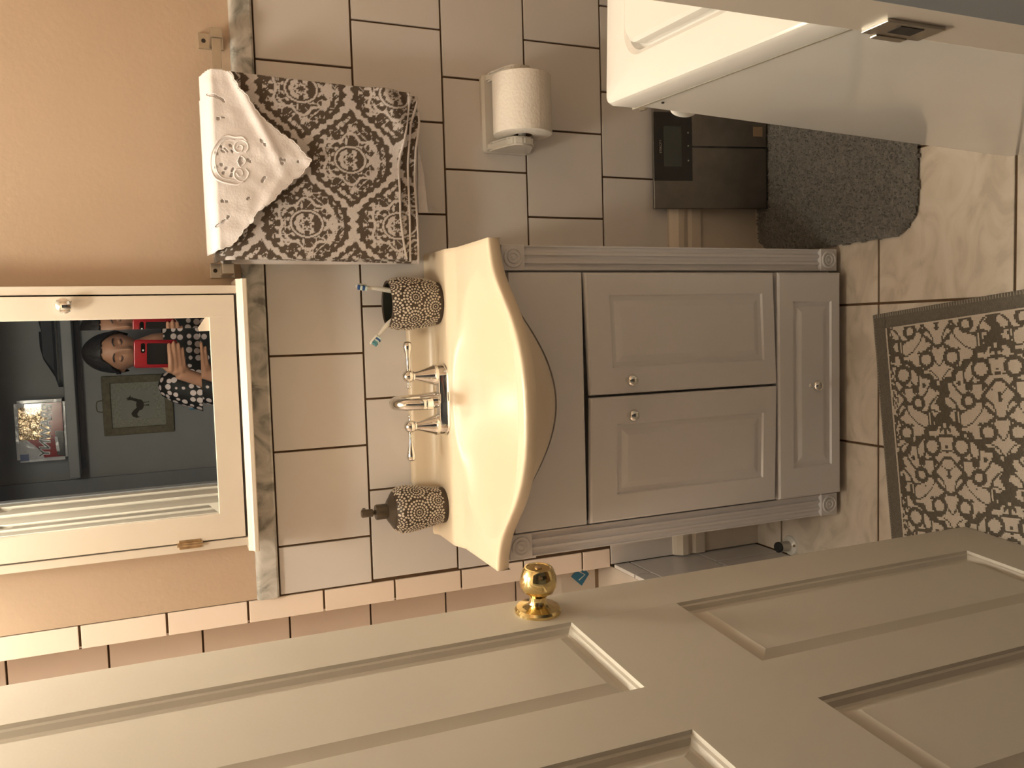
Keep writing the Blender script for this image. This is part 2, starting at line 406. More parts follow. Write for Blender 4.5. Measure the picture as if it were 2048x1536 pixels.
# ================================================================== MEDICINE CABINET
CX0, CX1, CY = -.4105, .0975, -.114
mc = thing('medicine_cabinet', 'white wooden medicine cabinet with a mirrored door above the sink', 'cabinet', (0, 0, 1.3))
def W(g, o): return mv(g, tuple(-c for c in o.location))
CT = 2.00
obj('body', W(joing(box(CX0, CX0+.0155, CY, 0, 1.302, CT, .001), box(CX1-.0155, CX1, CY, 0, 1.302, CT, .001), box(CX0, CX1, CY, 0, CT-.016, CT, .001), box(CX0+.01, CX1-.01, -.094, 0, 1.302, 1.321), box(CX0, CX1, -.008, -.0005, 1.318, CT)), mc), 'white', mc)
lp = [(0, 1.3002), (-.128, 1.3002), (-.130, 1.302), (-.130, 1.3085), (-.122, 1.3115), (-.116, 1.3195), (0, 1.3195)]
obj('base_moulding', W(extr(lp, CX0-.011, CX1+.012), mc), 'white', mc)
obj('crown', W(extr([(0, CT), (-.105, CT), (-.13, CT+.022), (-.13, CT+.03), (0, CT+.03)], CX0-.012, CX1+.012), mc), 'white', mc)
DX0, DX1, DZ0, DZ1 = -.3920, .0793, 1.3240, CT-.019
GX0, GX1, GZ0, GZ1 = -.3425, .0365, 1.3705, CT-.055
cdoor = obj('door', W(joing(box(DX0, GX0, -.116, -.097, DZ0, DZ1, .0012), box(GX1, DX1, -.116, -.097, DZ0, DZ1, .0012), box(GX0-.001, GX1+.001, -.1157, -.097, DZ0, GZ0, .0010), box(GX0-.001, GX1+.001, -.1157, -.097, GZ1, DZ1, .0010), box(GX0, GX1, -.106, -.100, GZ0, GZ1)), mc), 'white', mc)
# bevelled mirror, hanging very slightly out of plumb
mn = -ray(287, 690); mn /= np.linalg.norm(mn)
def mplane(x, z): return -.1135-(mn[0]*(x+.15)+mn[2]*(z-1.66))/mn[1]*1.0
bw, tb = .019, math.tan(math.radians(1.35))
xs = [GX0, GX0+bw, GX1-bw, GX1]; zs = [GZ0, GZ0+bw, GZ1-bw, GZ1]
V = []; F = []
for (x, z, e) in [(xs[1], zs[1], 0), (xs[2], zs[1], 0), (xs[2], zs[2], 0), (xs[1], zs[2], 0), (xs[0], zs[0], 1), (xs[3], zs[0], 1), (xs[3], zs[3], 1), (xs[0], zs[3], 1)]:
    V.append((x, mplane(x, z)-(bw*tb if e else 0), z))
F = [(0, 1, 2, 3), (4, 5, 1, 0), (5, 6, 2, 1), (6, 7, 3, 2), (7, 4, 0, 3)]
obj('mirror', W((V, F), mc), 'mirror', cdoor)
ck = mv(xf(lathe([(.006, 0), (.005, .008), (.006, .012), (.0125, .017), (.0145, .022), (.0125, .028), (.007, .0315), (.002, .0325)], 28), rot('X', PI/2)), (.0622, -.116, 1.612))
obj('knob', W(ck, mc), 'chrome', cdoor, SM)
obj('hinge', W(joing(box(-.4035, -.386, -.1178, -.0965, 1.4065, 1.446, .001), mv(lathe([(.0042, 1.403), (.0042, 1.449)], 12), (-.3945, -.1185, 0))), mc), 'oldmetal', mc)
obj('hinge', W(joing(box(-.4035, -.386, -.1178, -.0965, 1.88, 1.92, .001)), mc), 'oldmetal', mc)

# ================================================================== LAMPS (above the frame)
vl = thing('vanity_light', 'wall bar lamp with three round lit bulbs above the medicine cabinet', 'lamp', (-.20, 0, 2.10))
obj('back_plate', box(-.26, .26, -.03, 0, -.05, .05, .004), 'chrome', vl)
for k in (-1, 0, 1):
    obj('socket', mv(xf(lathe([(.028, 0), (.022, .03), (.018, .06)], 20), rot('X', PI/2)), (k*.17, -.03, 0)), 'chrome', vl, SM)
    obj('bulb', ball((k*.17, -.145, 0), .062, 20, 12), 'bulb', vl, 3)
cl = thing('ceiling_light', 'round glass lamp on the bathroom ceiling', 'lamp', (-.22, -.80, 2.42))
obj('base', lathe([(.13, -.02), (.13, 0)], 32), 'chrome', cl)
obj('glass', lathe([(.02, -.085), (.07, -.078), (.105, -.058), (.125, -.02)], 32), 'globe', cl, 3)

# ================================================================== VANITY CABINET
VX0, VX1, VY = -.4560, .1605, -.297
vn = thing('bathroom_vanity', 'white vanity cabinet with fluted pilasters, two raised-panel doors and one drawer', 'cabinet', (-.148, -.16, 0))
obj('body', W(joing(box(VX0+.004, VX0+.020, VY+.006, -.024, .022, .845), box(VX1-.020, VX1-.004, VY+.006, -.024, .022, .845), box(VX0+.01, VX1-.01, VY+.012, -.024, .022, .040), box(VX0+.01, VX1-.01, -.034, -.024, .022, .845), box(VX0+.01, VX1-.01, VY+.004, VY+.02, .022, .050)), vn), 'vanity', vn)
obj('face_frame', W(joing(box(VX0+.004, VX0+.056, VY, VY+.016, .022, .845), box(VX1-.056, VX1-.004, VY, VY+.016, .022, .845), box(VX0+.05, VX1-.05, VY, VY+.016, .19, .222)), vn), 'vanity', vn)
for x in (VX0+.012, VX1-.040): obj('leg', W(box(x, x+.028, VY+.02, VY+.05, 0, .024), vn), 'dark', vn)
for x in (VX0+.012, VX1-.040): obj('leg', W(box(x, x+.028, -.07, -.04, 0, .024), vn), 'dark', vn)
def pilaster(x0, x1):
    w = x1-x0; n = 3; pts = [(x0, VY), (x0, VY-.012)]
    fl_ = w/(n+1.0); c0 = x0+w/2-fl_*(n-1)/2*1.0
    for k in range(n):
        c = x0+w*(k+.5)/n
        for t in np.linspace(PI, 0, 9): pts.append((c+w*.115*math.cos(t), VY-.012+.0055*math.sin(t)))
    pts += [(x1, VY-.012), (x1, VY)]
    p = obj('pilaster', W(prism(pts, .058, .800), vn), 'vanity', vn)
    for za, zb in ((.013, .060), (.798, .8465)):
        zc = (za+zb)/2; xc = (x0+x1)/2; hw = w/2+.0008
        ring = lathe([(.0205, 0), (.0205, .001), (.019, .0028), (.0165, .0028), (.0150, .0004), (.0125, .0004), (.0110, .0028), (.0088, .0028), (.0074, .0004), (.005, .0010), (.003, .0026), (.001, .0030)], 32)
        b = obj('corner_block', W(box(xc-hw, xc+hw, VY-.0165, VY, za, zb, .0012), vn), 'vanity', p)
        b2 = mv(xf(ring, rot('X', PI/2)), (xc, VY-.0162, zc))
        # rosette is turned into the block itself
        b.data = mesh_of('corner_block', W(joing(box(xc-hw, xc+hw, VY-.0165, VY, za, zb, .0012), b2), vn)); b.data.materials.append(M['vanity'])
pilaster(.1120, VX1); pilaster(VX0, -.4070)
FYF = -.335
def front(x0, x1, z0, z1, pan=None, name='door', tilt=0.):
    prof = [(0, FYF+.0045), (.0012, FYF+.002), (.0045, FYF)]
    g = raised(x0, x1, z0, z1, prof, 0) if pan is None else None
    if pan:
        a, b, c, d = pan
        pr_ = [(x0, x1, z0, z1, FYF+.0045), (x0+.0012, x1-.0012, z0+.0012, z1-.0012, FYF+.002), (x0+.0045, x1-.0045, z0+.0045, z1-.0045, FYF),
               (a, b, c, d, FYF), (a+.003, b-.003, c+.003, d-.003, FYF+.0055), (a+.007, b-.007, c+.007, d-.007, FYF+.0062), (a+.024, b-.024, c+.024, d-.024, FYF+.0004), (a+.026, b-.026, c+.026, d-.026, FYF+.0002)]
        V, F = [], []
        for (p, q, r, s, y) in pr_: V += [(p, y, r), (q, y, r), (q, y, s), (p, y, s)]
        for i in range(len(pr_)-1):
            for k in range(4): F.append((i*4+k, i*4+(k+1) % 4, (i+1)*4+(k+1) % 4, (i+1)*4+k))
        n = len(pr_)-1; F.append(tuple(n*4+k for k in range(4))); g = (V, F)
    g = joing(g, box(x0, x1, FYF+.0046, FYF+(.0105 if name == 'door' else .022), z0, z1))
    if tilt: g = ([(v[0], v[1], v[2]-abs(tilt)*((x1-v[0]) if tilt > 0 else (v[0]-x0))) for v in g[0]], g[1])     # sagging on its hinges
    return obj(name, W(g, vn), 'vanity', vn)
pt = [(-.3975, .6865), (.1058, .6865), (.1058, .842)]
for k in range(41):
    x = .1058-.5033*k/40; d2 = ((x+.147)/.262)**2+(.035/.168)**2
    pt.append((x, min(.842, .886-.128*max(0, 1-d2)**1.45-.0195)))
pt.append((-.3975, .842))
obj('top_panel', W(xf(prism(pt, 0, .020), Matrix(((1, 0, 0, 0), (0, 0, 1, FYF), (0, 1, 0, 0), (0, 0, 0, 1)))), vn), 'vanity', vn)
dR = front(-.1390, .1058, .2125, .6800, (-.086, .061, .246, .626), 'door', .034)
dL = front(-.3985, -.1440, .2105, .6780, (-.345, -.200, .247, .616), 'door', -.026)
dD = front(-.4005, .1058, .0225, .2010, (-.333, .042, .049, .160), 'drawer')
def vknob(x, z, parent):
    g = mv(xf(lathe([(.007, 0), (.0045, .004), (.0045, .010), (.0085, .0135), (.0125, .018), (.0130, .022), (.0105, .027), (.006, .0295), (.002, .030)], 26), rot('X', PI/2)), (x, FYF+.0015, z))
    obj('knob', W(g, vn), 'chrome', parent, SM)
vknob(-.1115, .586, dR); vknob(-.183, .584, dL); vknob(-.1475, .1075, dD)

# ================================================================== SINK
SXC = -.1470; SZ = .886
half = [(0, -.4985), (.05, -.4955), (.095, -.484), (.14, -.462), (.18, -.432), (.215, -.3965), (.245, -.369), (.275, -.3525), (.3175, -.3415)]
def yfront(x):
    a = min(abs(x-SXC), .3175)
    return float(np.interp(a, [h[0] for h in half], [h[1] for h in half]))
def sink_z(x, y):
    d = math.hypot((x-SXC)/.262, (y+.300)/.168)
    z = SZ
    t = min(1, max(0, (y+.165)/.05)); t = t*t*(3-2*t); z += .013*t               # raised ledge at the back
    t = max(0, (y+.022)/.022); z += .010*t*t                                     # cove against the wall
    if d < 1.:
        u = 1-d**2; z -= .128*u**1.45
    return z
NX, NY = 121, 81
ys = np.linspace(0, 1, NY); P = np.zeros((NX, NY+5, 3)); sy = np.convolve([yfront(SXC-.3175+.635*i/(NX-1)) for i in range(NX)], np.ones(7)/7, 'same')
for i in range(NX):
    x = SXC-.3175+.635*i/(NX-1); yf = sy[i] if 4 < i < NX-5 else yfront(x)
    for j in range(NY):
        y = -.001+ (yf+.006+.001)*ys[j]; z = sink_z(x, y)
        e = min(1, abs(x-SXC)/.3175)
        P[i, j] = (x, y, z-.002*max(0, (e-.985)/.015)**2)
    for k, (dy, dz) in enumerate([(-.003, -.0010), (-.0055, -.0035), (-.006, -.007), (-.004, -.024), (.004, -.0285)]):
        P[i, NY+k] = (x, yf+.006+dy, SZ+dz)
g = gridg(P)
m_ = NY+5
for i, s in ((0, 1), (NX-1, -1)):         # the two side edges
    n0 = len(g[0]); row = [g[0][i*m_+j] for j in range(m_)]
    g[0].extend([(r[0], r[1], SZ-.0285) for r in row])
    for j in range(m_-1): g[1].append((i*m_+j, i*m_+j+1, n0+j+1, n0+j))
sk = thing('vanity_sink', 'cream one-piece sink top with a bowed front on the vanity', 'sink', (SXC, -.16, .85))
obj('basin', W(g, sk), 'sink', sk, 1.0)
# back splash: raised between cup and soap bottle, falling off at both ends
bs = []
N = 41; P = np.zeros((N, 7, 3))
for i in range(N):
    x = -.412+.505*i/(N-1); e = min(i, N-1-i)/6.; t = min(1, e); t = t*t*(3-2*t); h = .900+.055*t
    for k, (y, z) in enumerate([(-.001, h), (-.010, h), (-.015, h-.003), (-.018, h-.010), (-.020, .925 if h > .935 else (h-.010)), (-.027, min(.905, h-.001)), (-.040, .899)]): P[i, k] = (x, y, z)
obj('backsplash', W(gridg(P), sk), 'sink', sk, 1.0)
P = np.zeros((49, 15, 3))
for i in range(49):
    a = 2*PI*i/48
    for j in range(15):
        t = j/14*.93; x, y = SXC+.262*t*math.cos(a), -.300+.168*t*math.sin(a)
        P[i, j] = (x, y, min(SZ-.024, SZ-.128*(1-t*t)**1.45-.016))
obj('bowl', W(gridg(P), sk), 'sink', sk, 3)
obj('drain', W(mv(lathe([(.022, 0), (.022, .003), (.018, .004), (.002, .004)], 24), (SXC, -.300, .7590)), sk), 'chrome', sk, SM)

# ================================================================== FAUCET
FX, FYY, FZ = -.1490, -.098, .8975
fc = thing('faucet', 'chrome two-handle faucet with an arched spout on the sink', 'faucet', (FX, FYY, FZ))
def rr(hx, hy, r, n=8):
    out = []
    for cx, cy, a0 in ((hx-r, hy-r, 0), (-hx+r, hy-r, PI/2), (-hx+r, -hy+r, PI), (hx-r, -hy+r, 1.5*PI)):
        for k in range(n+1): a = a0+PI/2*k/n; out.append((cx+r*math.cos(a), cy+r*math.sin(a)))
    return out
def loft(sections):
    """list of (outline, z): outlines of equal length"""
    V, F = [], []; n = len(sections[0][0])
    for o_, z in sections: V += [(p[0], p[1], z) for p in o_]
    for i in range(len(sections)-1):
        for k in range(n): F.append((i*n+k, i*n+(k+1) % n, (i+1)*n+(k+1) % n, (i+1)*n+k))
    F.append(tuple(range(n-1, -1, -1))); F.append(tuple((len(sections)-1)*n+k for k in range(n))); return V, F
obj('base', loft([(rr(.078, .0275, .027), 0), (rr(.078, .0275, .027), .003), (rr(.0765, .026, .0255), .0045), (rr(.0745, .0245, .024), .0185), (rr(.0725, .0225, .022), .0215), (rr(.068, .018, .0175), .0225)]), 'chrome', fc, .5)
obj('spout', joing(tube(bez([(0, .004, .018), (0, .006, .05), (0, .003, .085), (0, -.016, .113), (0, -.042, .121), (0, -.066, .110), (0, -.0765, .085), (0, -.078, .068)], 8), list(np.interp(np.linspace(0, 1, 57), [0, .18, .5, .8, 1], [.019, .0145, .0135, .0125, .0120])), 20)), 'chrome', fc, .9)
obj('aerator', mv(lathe([(.0105, .055), (.0125, .056), (.0125, .068), (.010, .069)], 24), (0, -.078, 0)), 'chrome', fc, SM)
for s in (1, -1):
    hnd = obj('handle', mv(lathe([(.0225, .0205), (.0225, .027), (.0205, .029), (.0195, .033), (.0160, .044), (.0120, .056), (.0092, .066), (.0088, .069), (.0108, .0705), (.0108, .0725), (.0088, .074)], 28), (s*.0535, 0, 0)), 'chrome', fc, SM)
    obj('ball', ball((s*.0535, 0, .0815), .0135, 24, 14), 'chrome', hnd, 3)
    lv = tube([(s*.0535+s*t, -.001*0, .0815) for t in (.010, .018, .030, .042, .052, .062, .069, .0725, .074)], [.0054, .0044, .0042, .0054, .0078, .0100, .0096, .0066, .0018], 18)
    obj('lever', lv, 'chrome', hnd, 3)
    fin = tube([(s*.0535-s*t, 0, .0815) for t in (.011, .015, .0175, .0205, .0235, .0255, .0265)], [.0042, .0036, .0034, .0048, .0052, .0038, .001], 14)
    obj('finial', fin, 'chrome', hnd, 3)

# ================================================================== MOSAIC CUP AND SOAP BOTTLE
def mosaic(prof, zlo, zhi, seed, dot=.0043):
    """flat oval pebbles set in rings around flower centres over a turned surface"""
    rnd = random.Random(seed); zz = [p[1] for p in prof]; rr_ = [p[0] for p in prof]
    R0 = max(rr_); pts = []
    step = .0540; cent = []
    nc = max(5, int(round(2*PI*R0/step)))
    row = 0; z = zlo+.012
    while z < zhi+.012:
        for k in range(nc): cent.append((2*PI*(k+(.5 if row % 2 else 0))/nc+rnd.uniform(-.05, .05), z+rnd.uniform(-.002, .002)))
        z += step*.84; row += 1
    for a, z in cent:
        pts.append((a, z, 0.6))
        for ring, (rad, n) in enumerate([(.0060, 10), (.0122, 14), (.0190, 18), (.0258, 24)]):
            for k in range(n):
                t = 2*PI*(k+.5*(ring % 2))/n
                pts.append((a+rad*math.cos(t)/R0, z+rad*math.sin(t), (.60, .86, 1., 1.)[ring]))
    keep = []; cell = {}
    for a, z, s in pts:
        if z < zlo or z > zhi: continue
        a %= 2*PI; r = float(np.interp(z, zz, rr_)); u = a*R0
        key = (int(u/.008), int(z/.008)); ok = True
        for du in (-1, 0, 1):
            for dv in (-1, 0, 1):
                for (u2, z2, s2) in cell.get((key[0]+du, key[1]+dv), ()):
                    if math.hypot(u-u2, z-z2) < .00235*(s+s2)+.0006: ok = False
        if not ok: continue
        cell.setdefault(key, []).append((u, z, s)); keep.append((a, z, s, r))
    V, F = [], []
    for a, z, s, r in keep:
        q = dot*.62*s*rnd.uniform(.85, 1.1); th = rnd.uniform(0, PI)
        ca, sa = math.cos(a), math.sin(a)
        sl = (np.interp(z+.003, zz, rr_)-np.interp(z-.003, zz, rr_))/.006
        n0 = len(V)
        for lift, k_ in ((-.0002, 1.0), (.0007, .72)):
            for j in range(7):
                t = 2*PI*j/7; du = q*k_*math.cos(t)*1.12; dz = q*k_*math.sin(t)*.95
                du, dz = du*math.cos(th)-dz*math.sin(th), du*math.sin(th)+dz*math.cos(th)
                rad = r+sl*dz+lift
                V.append((rad*ca-du*sa, rad*sa+du*ca, z+dz))
        for j in range(7): F.append((n0+j, n0+(j+1) % 7, n0+7+(j+1) % 7, n0+7+j))
        F.append(tuple(n0+7+j for j in range(7)))
    return V, F
LZ = .8985
cup = thing('toothbrush_cup', 'round brown cup covered in cream pebble mosaic holding toothbrushes', 'cup', (.0590, -.0665, LZ))
cp = [(.0440, 0), (.0460, .003), (.0485, .015), (.0530, .035), (.0560, .058), (.0570, .075), (.0555, .093), (.0520, .107), (.0490, .113)]
obj('body', lathe(cp+[(.0455, .1135), (.0440, .111), (.0470, .095), (.048, .05), (.040, .006), (.002, .005)], 56), 'brown', cup, .7)
obj('liner', lathe([(.0438, .111), (.0466, .095), (.0475, .05), (.0395, .0065), (.002, .0062)], 40, caps=False), 'cupin', cup, .7)
o = obj('pebble_mosaic', mosaic(cp, .009, .1115, 3), 'pebble', cup); o['kind'] = 'stuff'
sb = thing('soap_dispenser', 'round mosaic soap bottle with a dark pump top', 'soap dispenser', (-.3865, -.0600, LZ))
sp_ = [(.0385, 0), (.0395, .003), (.0400, .010), (.0440, .035), (.0490, .064), (.0515, .086), (.0505, .101), (.0455, .112), (.0370, .1175)]
obj('body', lathe(sp_+[(.0300, .1215), (.0225, .127), (.0190, .129), (.002, .129)], 56), 'brown', sb, .7)
obj('shoulder', lathe([(.0375, .1178), (.0305, .1220), (.0230, .1275), (.0190, .1295), (.0020, .1298)], 48, caps=False), 'pump', sb, .7)
o = obj('pebble_mosaic', mosaic(sp_, .012, .1150, 9), 'pebble', sb); o['kind'] = 'stuff'
obj('collar', lathe([(.0162, .128), (.0165, .130), (.0165, .152), (.0155, .154), (.004, .154)], 32), 'pump', sb, SM)
pm = obj('pump', lathe([(.0050, .153), (.0050, .159), (.0085, .1605), (.0085, .1830), (.0075, .1845), (.001, .1845)], 24), 'pump', sb, SM)
obj('nozzle', tube([(0, 0, .176), (.002, .014, .1765), (.003, .024, .175), (.003, .028, .172)], [.0048, .0045, .004, .0035], 14), 'pump', pm, 3)

# ---------------- toothbrushes (stand in the cup, leaning on its rim)
def toothbrush(label, foot, rim, tip, face, cols, grip):
    t = thing('toothbrush', label, 'toothbrush', foot)
    a, b, c = [Vector(p)-Vector(foot) for p in (foot, rim, tip)]
    d = (c-b).normalized()
    neck = b+(c-b)*.50; head0 = b+(c-b)*.62
    obj('handle', tube(bez([tuple(a), tuple(a*.5+b*.5), tuple(b), tuple(neck), tuple(head0)], 6), list(np.interp(np.linspace(0, 1, 25), [0, .3, .55, .8, 1], [.0055, .0062, .0050, .0030, .0034])), 14), 'brush', t, 3)
    f = Vector(face); f = (f-d*f.dot(d)).normalized(); w = d.cross(f); L = (c-head0).length
    fr = Matrix((tuple(d)+(0,), tuple(w)+(0,), tuple(f)+(0,), (0, 0, 0, 1))).transposed(); fr.translation = head0
    hd = obj('head', xf(loft([([(L/2+p[0], p[1]) for p in rr(L/2+.001, .0062, .0060)], -.0022), ([(L/2+p[0], p[1]) for p in rr(L/2+.001, .0062, .0060)], .0018)]), fr), 'brush', t, SM)
    for k, cc in enumerate(cols):
        x0 = L*(.06+.88*k/len(cols)); x1 = L*(.06+.88*(k+.9)/len(cols))
        obj('bristles', xf(box(x0, x1, -.0048, .0048, .0015, .0115, .0008, 1), fr), cc, hd)
    for k in range(6):
        q = a+(b-a)*(.985+.035*k) if k < 1 else b+(c-b)*(.02+.045*k)
        if grip: obj('grip_rib', xf(lathe([(.0049-.0002*k, -.0008), (.0052-.0002*k, 0), (.0049-.0002*k, .0008)], 14), Matrix.Translation(q) @ d.to_track_quat('Z', 'Y').to_matrix().to_4x4()), 'grip', t, 3)
B0 = (.0590, -.0665, LZ+.0075)
toothbrush('white toothbrush with ribbed green grip and blue bristles standing upright in the cup', (B0[0]+.012, B0[1]+.008, B0[2]), (.0895, -.0615, LZ+.115), (.0975, -.060, 1.0745), (-.35, -1, .15), ('aqua', 'blue', 'aqua', 'blue'), True)
toothbrush('plain white toothbrush with teal striped bristles leaning out of the cup', (B0[0]+.024, B0[1]-.008, B0[2]), (.0190, -.0790, LZ+.1125), (-.0240, -.0860, 1.0540), (-.55, -.6, -.75), ('aqua', 'blue', 'aqua', 'teal', 'teal'), False)

# ================================================================== TOWEL BAR, TOWEL, LACE CLOTH
tbr = thing('towel_bar', 'square nickel towel bar on the wall above the marble rail', 'towel bar', (.36, 0, 1.33))
for x0, x1 in ((.5735, .6035), (.1185, .1480)):
    pl = obj('wall_plate', W(box(x0, x1, -.006, 0, 1.3115, 1.3585, .0008), tbr), 'nickel', tbr)
    obj('screw', W(mv(xf(lathe([(.0042, 0), (.0042, .0012), (.003, .0014)], 16), rot('X', PI/2)), ((x0+x1)/2, -.0058, 1.349)), tbr), 'dark', pl)
    obj('post', W(box((x0+x1)/2-.0100, (x0+x1)/2+.0100, -.064, -.004, 1.3165, 1.3390, .0012), tbr), 'nickel', tbr)
obj('bar', W(box(.1250, .5950, -.0600, -.0460, 1.3205, 1.3365, .0010), tbr), 'nickel', tbr)

TA, TB = .262, .186; TC = (.3498, 1.0853)
def towel_pat(X, Z):
    def cell(ox, oz):
        dx = (X-TC[0]-ox+TA/2) % TA-TA/2; dz = (Z-TC[1]-oz+TB/2) % TB-TB/2
        return dx, dz, np.abs(dx)/(TA/2), np.abs(dz)/(TB/2)
    d0 = cell(0, 0); d1 = cell(TA/2, TB/2)
    g0 = d0[3]-(1-d0[2])-.155*np.sin(2*PI*d0[2])
    sel = g0 < 0
    dx = np.where(sel, d0[0], d1[0]); dz = np.where(sel, d0[1], d1[1]); g = np.abs(g0)
    e = np.sqrt((dx/.026)**2+(dz/.031)**2); th = np.arctan2(dz, dx)
    ax = np.abs(dx)
    n1 = vnoise(ax*120+7, dz*120+3, 5); n2 = vnoise(ax*70+17, dz*70+31, 8); n3 = vnoise(X*420, Z*420, 2)
    cv = np.sin(ax*210+1.7*np.sin(dz*150))+np.sin(dz*230+1.9*np.sin(ax*170+1))
    n4 = vnoise(ax*260+3, dz*260+9, 15)
    leaf = (n1 > .73) | (np.abs(cv) < .17) | ((n4 > .76) & (cv < -.2))
    w = np.zeros_like(X, bool)
    w |= leaf & (e > 1.12) & (g > .21)
    w |= (g > .30) & (np.abs(e-(1.75+.22*np.cos(th*6))) < .10)
    w |= (np.abs(e-1.0) < .07)
    w |= (e < .80) & (e > .48) & (n1 > .50)
    w |= (np.abs(e-.32-.07*np.cos(th*8)) < .09)
    scal = .082+.036*np.sin(th*28+np.sin(g*9))+.04*(n3-.5)
    w |= g < scal
    return np.where(w, 1., 0.)*.86+.14*np.clip(n3, 0, 1)*w
tw = thing('bath_towel', 'folded brown and white damask towel hanging over the towel bar', 'towel', (.33, -.05, 1.33))
def hemline(pix, Y):
    pts = sorted([(hit(x, y, 1, Y)[0], hit(x, y, 1, Y)[2]) for x, y in pix]); return pts
LAY = [(-.1040, [(818, 190), (807, 270), (797, 330), (799, 430), (813, 518)], 0),
       (-.0930, [(833, 200), (817, 250), (815, 330), (817, 430), (822, 524)], .004),
       (-.0830, [(835, 246), (828, 300), (828, 360), (832, 450), (838, 530)], .008)]
for li, (Y, pix, sh) in enumerate(LAY):
    hl = hemline(pix, Y); hx, hz = [h[0] for h in hl], [h[1] for h in hl]
    nx, nz = (190, 215) if li == 0 else (150, 160)
    S, T = np.meshgrid(np.linspace(0, 1, nx), np.linspace(0, 1, nz), indexing='ij')
    xl0, xl1 = .1470+.002*li, .1510-.004*li
    xr0, xr1 = .5050+.001*li, (.4900 if li == 0 else .4860-.018*(li-1))
    Xg = (xl0+(xl1-xl0)*T)*(1-S)+(xr0+(xr1-xr0)*T)*S
    zb = np.interp(Xg, hx, hz)
    zt = 1.349-.004*li
    Zg = zt+(zb-zt)*T
    up = np.clip((Zg-1.318)/.031, 0, 1)
    Yg = Y+.006*np.sin(Xg*31+Zg*9+li)*T-.005*np.sin(Xg*14+1.+li)*T
    if li == 0:
        Yg = Yg-.010*np.exp(-((Zg-1.0-.55*(Xg-.46))/.028)**2)*np.clip((Xg-.28)*7, 0, 1)+.006*np.exp(-((Zg-.965-.5*(Xg-.46))/.02)**2)*np.clip((Xg-.3)*6, 0, 1)
        Yg = Yg-.006*np.exp(-((Xg-.39)/.02)**2)*np.clip((1.18-Zg)*5, 0, 1)
    fwd = Yg*(1-.0)-0.0
    Yg = Yg*(1-up**2)+(-.056-.006*(2-li))*up**2
    Yg = Yg+.030*np.clip((up-.9)/.1, 0, 1)**2
    g = gridg(np.stack([Xg, Yg, Zg], -1))
    o = obj('fold', W(g, tw), 'towel', tw, 3)
    a = o.data.attributes.new('pat', 'FLOAT', 'POINT'); a.data.foreach_set('value', towel_pat(Xg-sh, Zg+sh*2).ravel().astype(np.float32))
    so = o.modifiers.new('thick', 'SOLIDIFY'); so.thickness = .0065; so.offset = 0
    hp = [(Xg[i, -1], Yg[i, -1], Zg[i, -1]) for i in range(0, nx, 5)]
    obj('hem', W(tube(hp, .0042, 8, flat=(1, .9)), tw), 'hem', tw, 3)
# back half of the towel and a hanging corner
obj('fold', W(box(.1450, .5000, -.040, -.018, .935, 1.340, .009, 3), tw), 'hem', tw, 1.)
cpix = [(836, 290), (836, 360), (837, 425), (856, 425), (848, 350)]
cp3 = [hit(x, y, 1, -.066) for x, y in cpix]
obj('corner', W(([(p[0], -.066+dy, p[2]) for dy in (0, .005) for p in cp3], [(0, 1, 2, 3, 4), (9, 8, 7, 6, 5)]+[(i, (i+1) % 5, 5+(i+1) % 5, 5+i) for i in range(5)]), tw), 'hem', tw)

# lace cloth: outline read along the scalloped edge
YL = -.1205
opx = [(398, 142), (420, 137), (445, 139), (460, 144), (468, 160), (480, 182), (492, 190), (502, 208), (516, 228), (530, 243), (546, 256), (560, 268), (575, 278), (590, 288), (602, 303), (612, 314), (623, 322), (612, 336), (601, 352), (588, 357), (576, 372), (560, 384), (546, 402), (528, 414), (510, 428), (505, 444), (490, 456), (478, 474), (464, 490), (440, 498), (416, 508)]
lo = np.array([hit(x, y, 1, YL)[[0, 2]] for x, y in opx])
lc = thing('lace_cloth', 'white cutwork linen cloth with scalloped edges lying over the damask towel', 'cloth', (.33, YL, 1.33))
def scallop(P, amp, wl):
    out = []; acc = 0.
    for i in range(len(P)-1):
        a, b = P[i], P[i+1]; L = np.linalg.norm(b-a); n = max(2, int(L/.0015)); t = (b-a)/L; nn = np.array([t[1], -t[0]])
        for k in range(n):
            s = acc+L*k/n; out.append(a+(b-a)*k/n+nn*amp*(abs(math.sin(PI*s/wl))-.5))
        acc += L
    out.append(P[-1]); return np.array(out)
edge = scallop(lo[3:], -.0022, .016)
poly = np.vstack([lo[:3], edge])
def inpoly(x, z, P):
    r = np.zeros(x.shape, bool); n = len(P)
    for i in range(n):
        a, b = P[i], P[i-1]
        if a[1] == b[1]: continue
        c = ((a[1] > z) != (b[1] > z)) & (x < (b[0]-a[0])*(z-a[1])/(b[1]-a[1])+a[0]); r ^= c
    return r
HS = .00150
gx = np.arange(.150, .510, HS); gz = np.arange(1.150, 1.372, HS)
GXX, GZZ = np.meshgrid(gx, gz, indexing='ij'); ctr = inpoly(GXX, GZZ, poly)
def px2(x, y): h = hit(x, y, 1, YL); return h[0], h[2]
holes = []   # (centre, half length, half width, angle)
